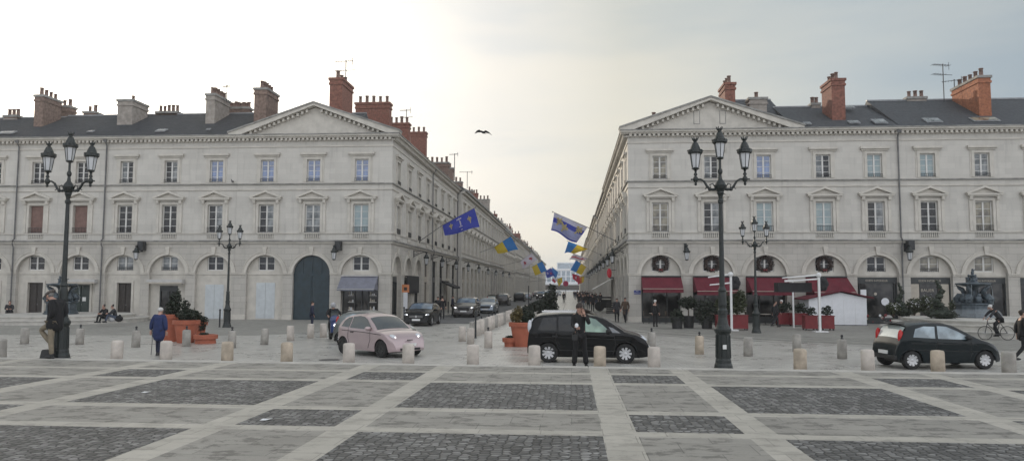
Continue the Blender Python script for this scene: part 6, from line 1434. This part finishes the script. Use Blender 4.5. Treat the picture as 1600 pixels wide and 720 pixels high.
# ------------------------------------------------------------------ fountains
def steps(cx,cy,rad,label,h=(-.4,-.1,.22),ins=.55,name='fountain_basin'):
    r=empty(name,(cx,cy,-.4),0,label,'fountain basin')
    for k in range(len(h)-1):
        q=rad-ins*k; z0,z1=h[k]+.4-.05*(k>0),h[k+1]+.4; mb=MB()
        mb.lathe([(q,z0),(q,z1-.06),(q+.05,z1-.06),(q+.05,z1),(max(.1,q-ins-.05),z1+.002)],40); mb.build('step',M['steps'],r)
    return r
def fountain(x,y,label,z=.2,s=1.0):
    r=empty('bronze_fountain',(x,y,z),0,label,'fountain','bronze fountains of the square',s)
    mb=MB(); mb.lathe([(1.5,0),(1.5,.12),(1.42,.14),(1.42,.30),(1.30,.34),(1.28,1.0),(1.36,1.05),(1.42,1.10),(1.42,1.18),(1.2,1.2)],8,ph=PI/8); mb.build('pedestal',M['bronze'],r)
    mb=MB()
    for k in range(8):
        a=k*PI/4; Q=RZ(a); P_=MB(Q); P_.box(-.0,.02,-.38,.38,.45,.92,0); mb.v+=[]; q=MB(RZ(a)@T(1.19,0,0)); q.box(0,.03,-.36,.36,.46,.90); mb.add(q.v,q.f)
    mb.build('panel',M['bronze'],r)
    for k in range(4):
        a=k*PI/2+PI/4; c,d=math.cos(a),math.sin(a); mb=MB()
        pts=[(1.15,1.22),(1.28,1.45),(1.05,1.72),(.78,1.75),(.66,2.0),(.82,2.3),(1.05,2.45),(1.22,2.62)]
        mb.tube([(c*q,d*q,w) for q,w in pts],[.22,.34,.32,.26,.22,.19,.16,.06],8); mb.ell((c*1.2,d*1.2,1.32),(.24,.24,.17),10,7); mb.tube([(c*1.2,d*1.2,1.3),(c*1.5,d*1.5,1.42),(c*1.55,d*1.55,1.6)],[.1,.07,.02],6)
        mb.tube([(c*.9,d*.9,2.4),(c*1.2-d*.2,d*1.2+c*.2,2.66),(c*1.35,d*1.35,2.6)],[.05,.06,.02],5); mb.build('dolphin',M['bronze'],r,True)
    for k in range(4):
        a=k*PI/2; c,d=math.cos(a),math.sin(a); mb=MB(); mb.ell((c*.75,d*.75,1.5),(.3,.3,.36),10,7); mb.ell((c*.8,d*.8,1.85),(.17,.17,.19),8,6); mb.tube([(c*.8,d*.8,1.6),(c*1.05-d*.2,d*1.05+c*.2,1.45)],[.07,.04],5); mb.tube([(c*.8,d*.8,1.35),(c*1.1,d*1.1,1.25),(c*1.2,d*1.2,1.2)],[.1,.07,.05],5); mb.build('cherub',M['bronze'],r,True)
    mb=MB(); mb.lathe([(.5,1.2),(.42,1.3),(.3,1.6),(.26,2.1),(.34,2.4),(.5,2.55),(1.0,2.66),(1.28,2.72),(1.34,2.80),(1.30,2.84),(1.0,2.86),(.4,2.9)],20); mb.build('upper_bowl',M['bronze'],r,True)
    mb=MB(); mb.lathe([(.42,2.88),(.36,3.0),(.2,3.08),(.16,3.3),(.24,3.42),(.3,3.5),(.1,3.56)],12)
    for k in range(3):
        a=k*2.1+.3; c,d=math.cos(a),math.sin(a); mb.ell((c*.3,d*.3,3.15),(.14,.14,.25),8,6); mb.ell((c*.3,d*.3,3.48),(.09,.09,.11),8,5); mb.tube([(c*.3,d*.3,3.3),(c*.55,d*.55,3.3)],[.06,.03],5)
    mb.ell((0,0,3.7),(.13,.13,.2),8,6); mb.ell((.02,0,3.95),(.1,.1,.11),8,6); mb.tube([(0,0,3.75),(.2,0,3.95),(.25,0,4.1)],[.05,.035,.02],5); mb.build('figure_group',M['bronze'],r,True)
    for k in range(5):
        a=k*2*PI/5+.4; c,d=math.cos(a),math.sin(a); mb=MB(); mb.tube([(c*1.32,d*1.32,2.74),(c*1.42,d*1.42,2.45),(c*1.48,d*1.48,1.8),(c*1.5,d*1.5,1.2)],[.015,.012,.015,.03],5); mb.build('water_jet',M['waterc'],r,True)
    return r
M['waterc']=mat('falling_water',(.6,.66,.68),.1,var=.1,trans=.6,ior=1.33)
steps(23.9,44.8,5.9,'stepped stone basin platform around the bronze fountain near the dark hatchback',h=(-.4,-.08,.22,.42),ins=.6)
fp=at(1522,490,46.2); fountain(fp.x,46.2,'bronze fountain with dolphins, whole in view, before the dark shops',.42,.70)
mb=MB()
for k in range(90):
    a=random.uniform(0,2*PI); q=random.uniform(.5,1.25); mb.ell((fp.x+q*math.cos(a),46.2+q*math.sin(a)-.4,.55+random.random()**2*.5),(.10,.10,.10),5,4)
hzm=bpy.data.materials.new('spray'); hzm.use_nodes=True; nn=hzm.node_tree.nodes; hzm.node_tree.nodes.remove(nn['Principled BSDF']); vv=nn.new('ShaderNodeVolumePrincipled'); vv.inputs['Density'].default_value=.55; vv.inputs['Color'].default_value=(.9,.95,1,1); hzm.node_tree.links.new(vv.outputs[0],nn['Material Output'].inputs['Volume'])
mb=MB(); mb.lathe([(.9,0),(1.35,.08),(1.3,.25),(1.15,.42),(.9,.5)],16,(fp.x,46.0,.43)); tag(mb.build('water_spray',hzm),'pale water spray drifting round the foot of the whole bronze fountain','spray',kind='stuff')
q=at(92,485,50.5); steps(q.x+.3,50.2,5.6,'stepped stone basin platform where the seated people rest',h=(-.4,-.12,.1),ins=.9)
fountain(q.x+.3,50.3,'bronze fountain half hidden behind the lamp post and the capped man',.1,.74)
# ------------------------------------------------------------------ spiral topiaries and flower bushes by the fountain
def topiary(px,Y,label,h=2.4,r0=.5,lean=0,z=.42,seed=1):
    b=at(px,495,Y); r=empty('topiary',(b.x,Y,z),0,label,'topiary','clipped dark topiaries by the bronze fountain'); rnd=random.Random(seed); mb=MB(); blobs=[((0,0,.28),(r0*1.5,r0*1.2,.28)),((r0*.7,0,.18),(r0,r0*.8,.2))]
    for k in range(7):
        t=k/6; a=k*1.5; q=r0*.32*(1-t*.5); blobs.append(((q*math.cos(a),q*math.sin(a)*.5,.5+t*(h-.75)),(r0*(.62-.4*t),r0*(.55-.35*t),.22-.04*t)))
    leaves(mb,blobs,2600,.055,rnd=rnd)
    for c_,q in blobs: mb.ell(c_,(q[0]*.82,q[1]*.82,q[2]*.85),9,6)
    mb.build('foliage',M['leaf'],r); mb=MB(); mb.tube([(0,0,0),(0,0,h*.8)],.04,6); mb.build('trunk',M['bark'],r)
topiary(1408,47.5,'spiral topiary left of the flower bushes, in front of the downpipe',2.15,.42,z=.42,seed=3)
topiary(1469,44.0,'bulkier spiral topiary between the flower bushes and the bronze fountain',2.25,.58,z=.42,seed=5)
for px,Y,t,w_ in ((1428,48.8,'tall loose flowering bush left of the green bush',.5),(1447,48.9,'dense green bush between the two spiral topiaries',.6),(1497,48.6,'small loose bush just left of the bronze fountain',.5),(1395,47.4,'low leafy bush at the left end of the fountain platform',.35)):
    b=at(px,480,Y); r=shrub(b.x,Y,t,[((0,0,.8*w_+.2),(w_,.5,w_*.95)),((.2,0,1.3*w_),(w_*.6,.4,w_*.5))],700,.09,'leaf2',z=.42); 
    mb=MB(); leaves(mb,[((0,-.3,1.1*w_+.2),(w_*.9,.4,w_*.8))],50,.06); mb.build('blossom',CL['white'],r)
# ------------------------------------------------------------------ terrace furniture under the awnings
def chair(x,y,rz,label): 
    r=empty('cafe_chair',(x,y,-.4),rz,label,'chair','cafe chairs on the restaurant terrace'); mb=MB(); mb.box(-.2,.2,-.2,.2,.43,.46); mb.build('seat',M['bark'],r); mb=MB(); mb.box(-.2,.2,.18,.21,.55,.88); mb.build('backrest',M['bark'],r)
    for sx in (-.18,.18):
        for sy in (-.18,.19): mb=MB(); mb.tube([(sx,sy,0),(sx*.95,sy,.43 if sy<0 else .88)],.012,4); mb.build('leg',M['iron'],r)
    return r
def table(x,y,label):
    r=empty('cafe_table',(x,y,-.4),0,label,'table','cafe tables on the restaurant terrace'); mb=MB(); mb.lathe([(.34,.71),(.34,.74)],18); mb.build('tabletop',M['cream'],r); mb=MB(); mb.lathe([(.2,0),(.2,.03),(.025,.05),(.025,.71)],10); mb.build('pedestal',M['iron'],r); return r
tl=[(5.7,53.0),(7.3,53.1),(9.4,52.8),(11.1,52.9),(13.1,52.6),(14.9,52.7)]
for i,(x,y) in enumerate(tl):
    w_=['first awning nearest the corner','first awning','second awning','second awning by its right end','third awning','third awning by its right end'][i]
    table(x,y,f'small round cafe table under the {w_}')
    for s,tt in ((-1,'left'),(1,'right')): chair(x+s*.55,y,s*-PI/2,f'dark cafe chair at the table under the {w_}')
# café clutter and cart down the restaurant-side pavement
p=gp(946,486); r=empty('hand_cart',(p.x,p.y,-.4),0,'dark covered cart parked on the restaurant side pavement','cart'); mb=MB(); mb.box(-.5,.9,-.5,.5,.35,1.2); mb.build('cart_body',M['plastic'],r); mb=MB(); mb.taper((.1,0),1.0,.7,.8,.5,1.35,1.5); mb.build('cover',M['awn_black'],r)
for s in (-.45,.45): mb=MB(); mb.lathe([(.5,-.04),(.5,.04)],18); mb.build('wheel',M['tyre'],r,M=T(-.62,s,.5)@Matrix.Rotation(R(70),4,'X'))
p=gp(955,489); r=empty('folded_furniture',(p.x,p.y,-.4),0,'stack of dark folded terrace furniture against the restaurant-side wall','furniture'); mb=MB()
for k in range(6): mb.box(-.5+.02*k,.5-.03*k,-.3,.3,.18*k,.18*k+.1)
mb.build('stack',M['plastic'],r)
# red round no-entry sign and signals far down the street
p=gp(884,468); r=empty('traffic_sign',(p.x,p.y,-.4),0,'small red round traffic sign far down the street','sign'); mb=MB(); mb.tube([(0,0,0),(0,0,3.4)],.06,6); mb.build('post',M['pipe'],r); mb=MB(); mb.lathe([(.55,-.03),(.55,.03)],16); mb.build('disc',mat('sign_red',(.4,.02,.08),.5,var=.05),r,M=T(0,-.08,3.2)@UP)
# the gliding bird
b=at(755,207,30); r=empty('bird',tuple(b),R(20),'dark bird gliding in the sky above the street','bird'); mb=MB()
mb.ell((0,0,0),(.16,.05,.05),10,6); mb.ell((-.17,0,.01),(.05,.035,.035),8,5); mb.tube([(-.2,0,0),(-.25,0,-.01)],[.012,.003],4); mb.add([(.12,-.02,0),(.26,-.05,-.01),(.26,.05,-.01),(.12,.02,0)],[(0,1,2,3)])
for s in (-1,1): 
    w1=[(-.06,s*.04,.02),(-.10,s*.15,.07),(-.05,s*.28,.02),(.03,s*.40,-.09),(.06,s*.28,-.02),(.09,s*.15,.03),(.08,s*.04,.01)]; w2=[(a,b_,c+.012) for a,b_,c in w1]; mb.add(w1+w2,[tuple(range(7)),tuple(range(13,6,-1))]+[(i,(i+1)%7,(i+1)%7+7,i+7) for i in range(7)])
mb.build('body',mat('bird_plumage',(.03,.03,.035),.7,var=.3,scale=20),r,True); r.rotation_euler=(R(10),0,R(70))
for px,py,t in ((297/1152*320+280,370/720*200+200,'pigeon perched on the string course left of the pediment front'),):
    b=at(px,py,54.75); r=empty('pigeon',(b.x,54.8,9.3+.56),R(80),t,'bird'); mb=MB(); mb.ell((0,0,.09),(.16,.07,.08),10,6); mb.ell((-.13,0,.2),(.045,.04,.045),8,5); mb.tube([(-.1,0,.12),(-.13,0,.19)],.035,6); mb.build('body',M['pipe'],r,True)
# gravel-like litter: few leaves on the paving
# sky veil radiance by angle from the sun (0 = opposite, 1 = at the sun), before the world strength of 0.1
VEIL=[(0,(13.4,13.7,14.4)),(.45,(11.2,11.6,12.3)),(.70,(3.9,4.5,4.9)),(.82,(5.5,5.95,6.0)),(.915,(7.5,7.35,6.55)),(.955,(9.2,9.0,8.5)),(.98,(12,11.6,10.8)),(.992,(18,17.2,16)),(1,(36,34,30))]
VMIX=.93
HAZE=.0004
EXPO=0
# ------------------------------------------------------------------ light, sky, air, camera
sc=bpy.context.scene
SAZ,SEL=R(-31.2),R(13.4)       # azimuth from +Y towards +X
sd=Vector((math.sin(SAZ)*math.cos(SEL),math.cos(SAZ)*math.cos(SEL),math.sin(SEL)))
w=bpy.data.worlds.new('World'); sc.world=w; w.use_nodes=True; nt=w.node_tree; N=nt.nodes; L=nt.links
bg=N['Background']; bg.inputs['Strength'].default_value=.1
sky=N.new('ShaderNodeTexSky'); sky.sky_type='NISHITA'; sky.sun_disc=False; sky.sun_elevation=SEL; sky.sun_rotation=SAZ; sky.air_density=1.2; sky.dust_density=3; sky.ozone_density=1.2
tc=N.new('ShaderNodeTexCoord'); nv=N.new('ShaderNodeVectorMath'); nv.operation='NORMALIZE'; L.new(tc.outputs['Generated'],nv.inputs[0])
dt=N.new('ShaderNodeVectorMath'); dt.operation='DOT_PRODUCT'; L.new(nv.outputs[0],dt.inputs[0]); dt.inputs[1].default_value=tuple(sd)
mr=N.new('ShaderNodeMapRange'); L.new(dt.outputs['Value'],mr.inputs['Value']); mr.inputs['From Min'].default_value=-1; mr.inputs['From Max'].default_value=1
veil=ramp(N,L,mr.outputs[0],VEIL)
# streaky high cloud
mp=N.new('ShaderNodeMapping'); mp.inputs['Scale'].default_value=(1.2,1.2,6); mp.inputs['Rotation'].default_value=(0,R(12),0); L.new(nv.outputs[0],mp.inputs['Vector'])
nz=N.new('ShaderNodeTexNoise'); nz.inputs['Scale'].default_value=1.6; nz.inputs['Detail'].default_value=6; nz.inputs['Roughness'].default_value=.5; L.new(mp.outputs[0],nz.inputs['Vector'])
st=ramp(N,L,nz.outputs['Fac'],[(.34,(.84,.89,.95)),(.5,(1,1,1)),(.66,(1.07,1.05,1.02))])
v2=mixrgb(N,L,'MULTIPLY',1,veil,st)
out=mixrgb(N,L,'MIX',VMIX,sky.outputs[0],v2)
L.new(out,bg.inputs['Color'])
sl=bpy.data.lights.new('sun','SUN'); sl.energy=2.6; sl.angle=R(.6); sl.color=(1,.86,.68)
so=bpy.data.objects.new('sun',sl); C.objects.link(so); so.rotation_euler=(-sd).to_track_quat('-Z','Y').to_euler(); so.location=sd*100
if HAZE:
    mb=MB(); mb.box(-170,170,-40,620,-1.6,24); hz=mb.build('haze',[]); tag(hz,kind='stuff')
    hm=bpy.data.materials.new('haze'); hm.use_nodes=True; n2=hm.node_tree; n2.nodes.remove(n2.nodes['Principled BSDF'])
    pv=n2.nodes.new('ShaderNodeVolumePrincipled'); pv.inputs['Density'].default_value=HAZE; pv.inputs['Color'].default_value=(.95,.96,1,1); pv.inputs['Anisotropy'].default_value=.45
    n2.links.new(pv.outputs[0],n2.nodes['Material Output'].inputs['Volume']); hz.data.materials.append(hm)
cd=bpy.data.cameras.new('camera'); co=bpy.data.objects.new('camera',cd); C.objects.link(co); sc.camera=co
cd.sensor_width=36; cd.lens=FPX/1600*36; cd.clip_end=3000; cd.clip_start=.1
co.matrix_world=Matrix(((_r.x,_u.x,-_f.x,0),(_r.y,_u.y,-_f.y,0),(_r.z,_u.z,-_f.z,EYE),(0,0,0,1)))
sc.view_settings.view_transform='Standard'; sc.view_settings.look='None'; sc.view_settings.gamma=1; sc.view_settings.exposure=EXPO
sc.cycles.max_bounces=6; sc.cycles.diffuse_bounces=3; sc.cycles.glossy_bounces=3; sc.cycles.transmission_bounces=4; sc.cycles.volume_bounces=1
sc.cycles.use_denoising=True; sc.cycles.volume_step_rate=4
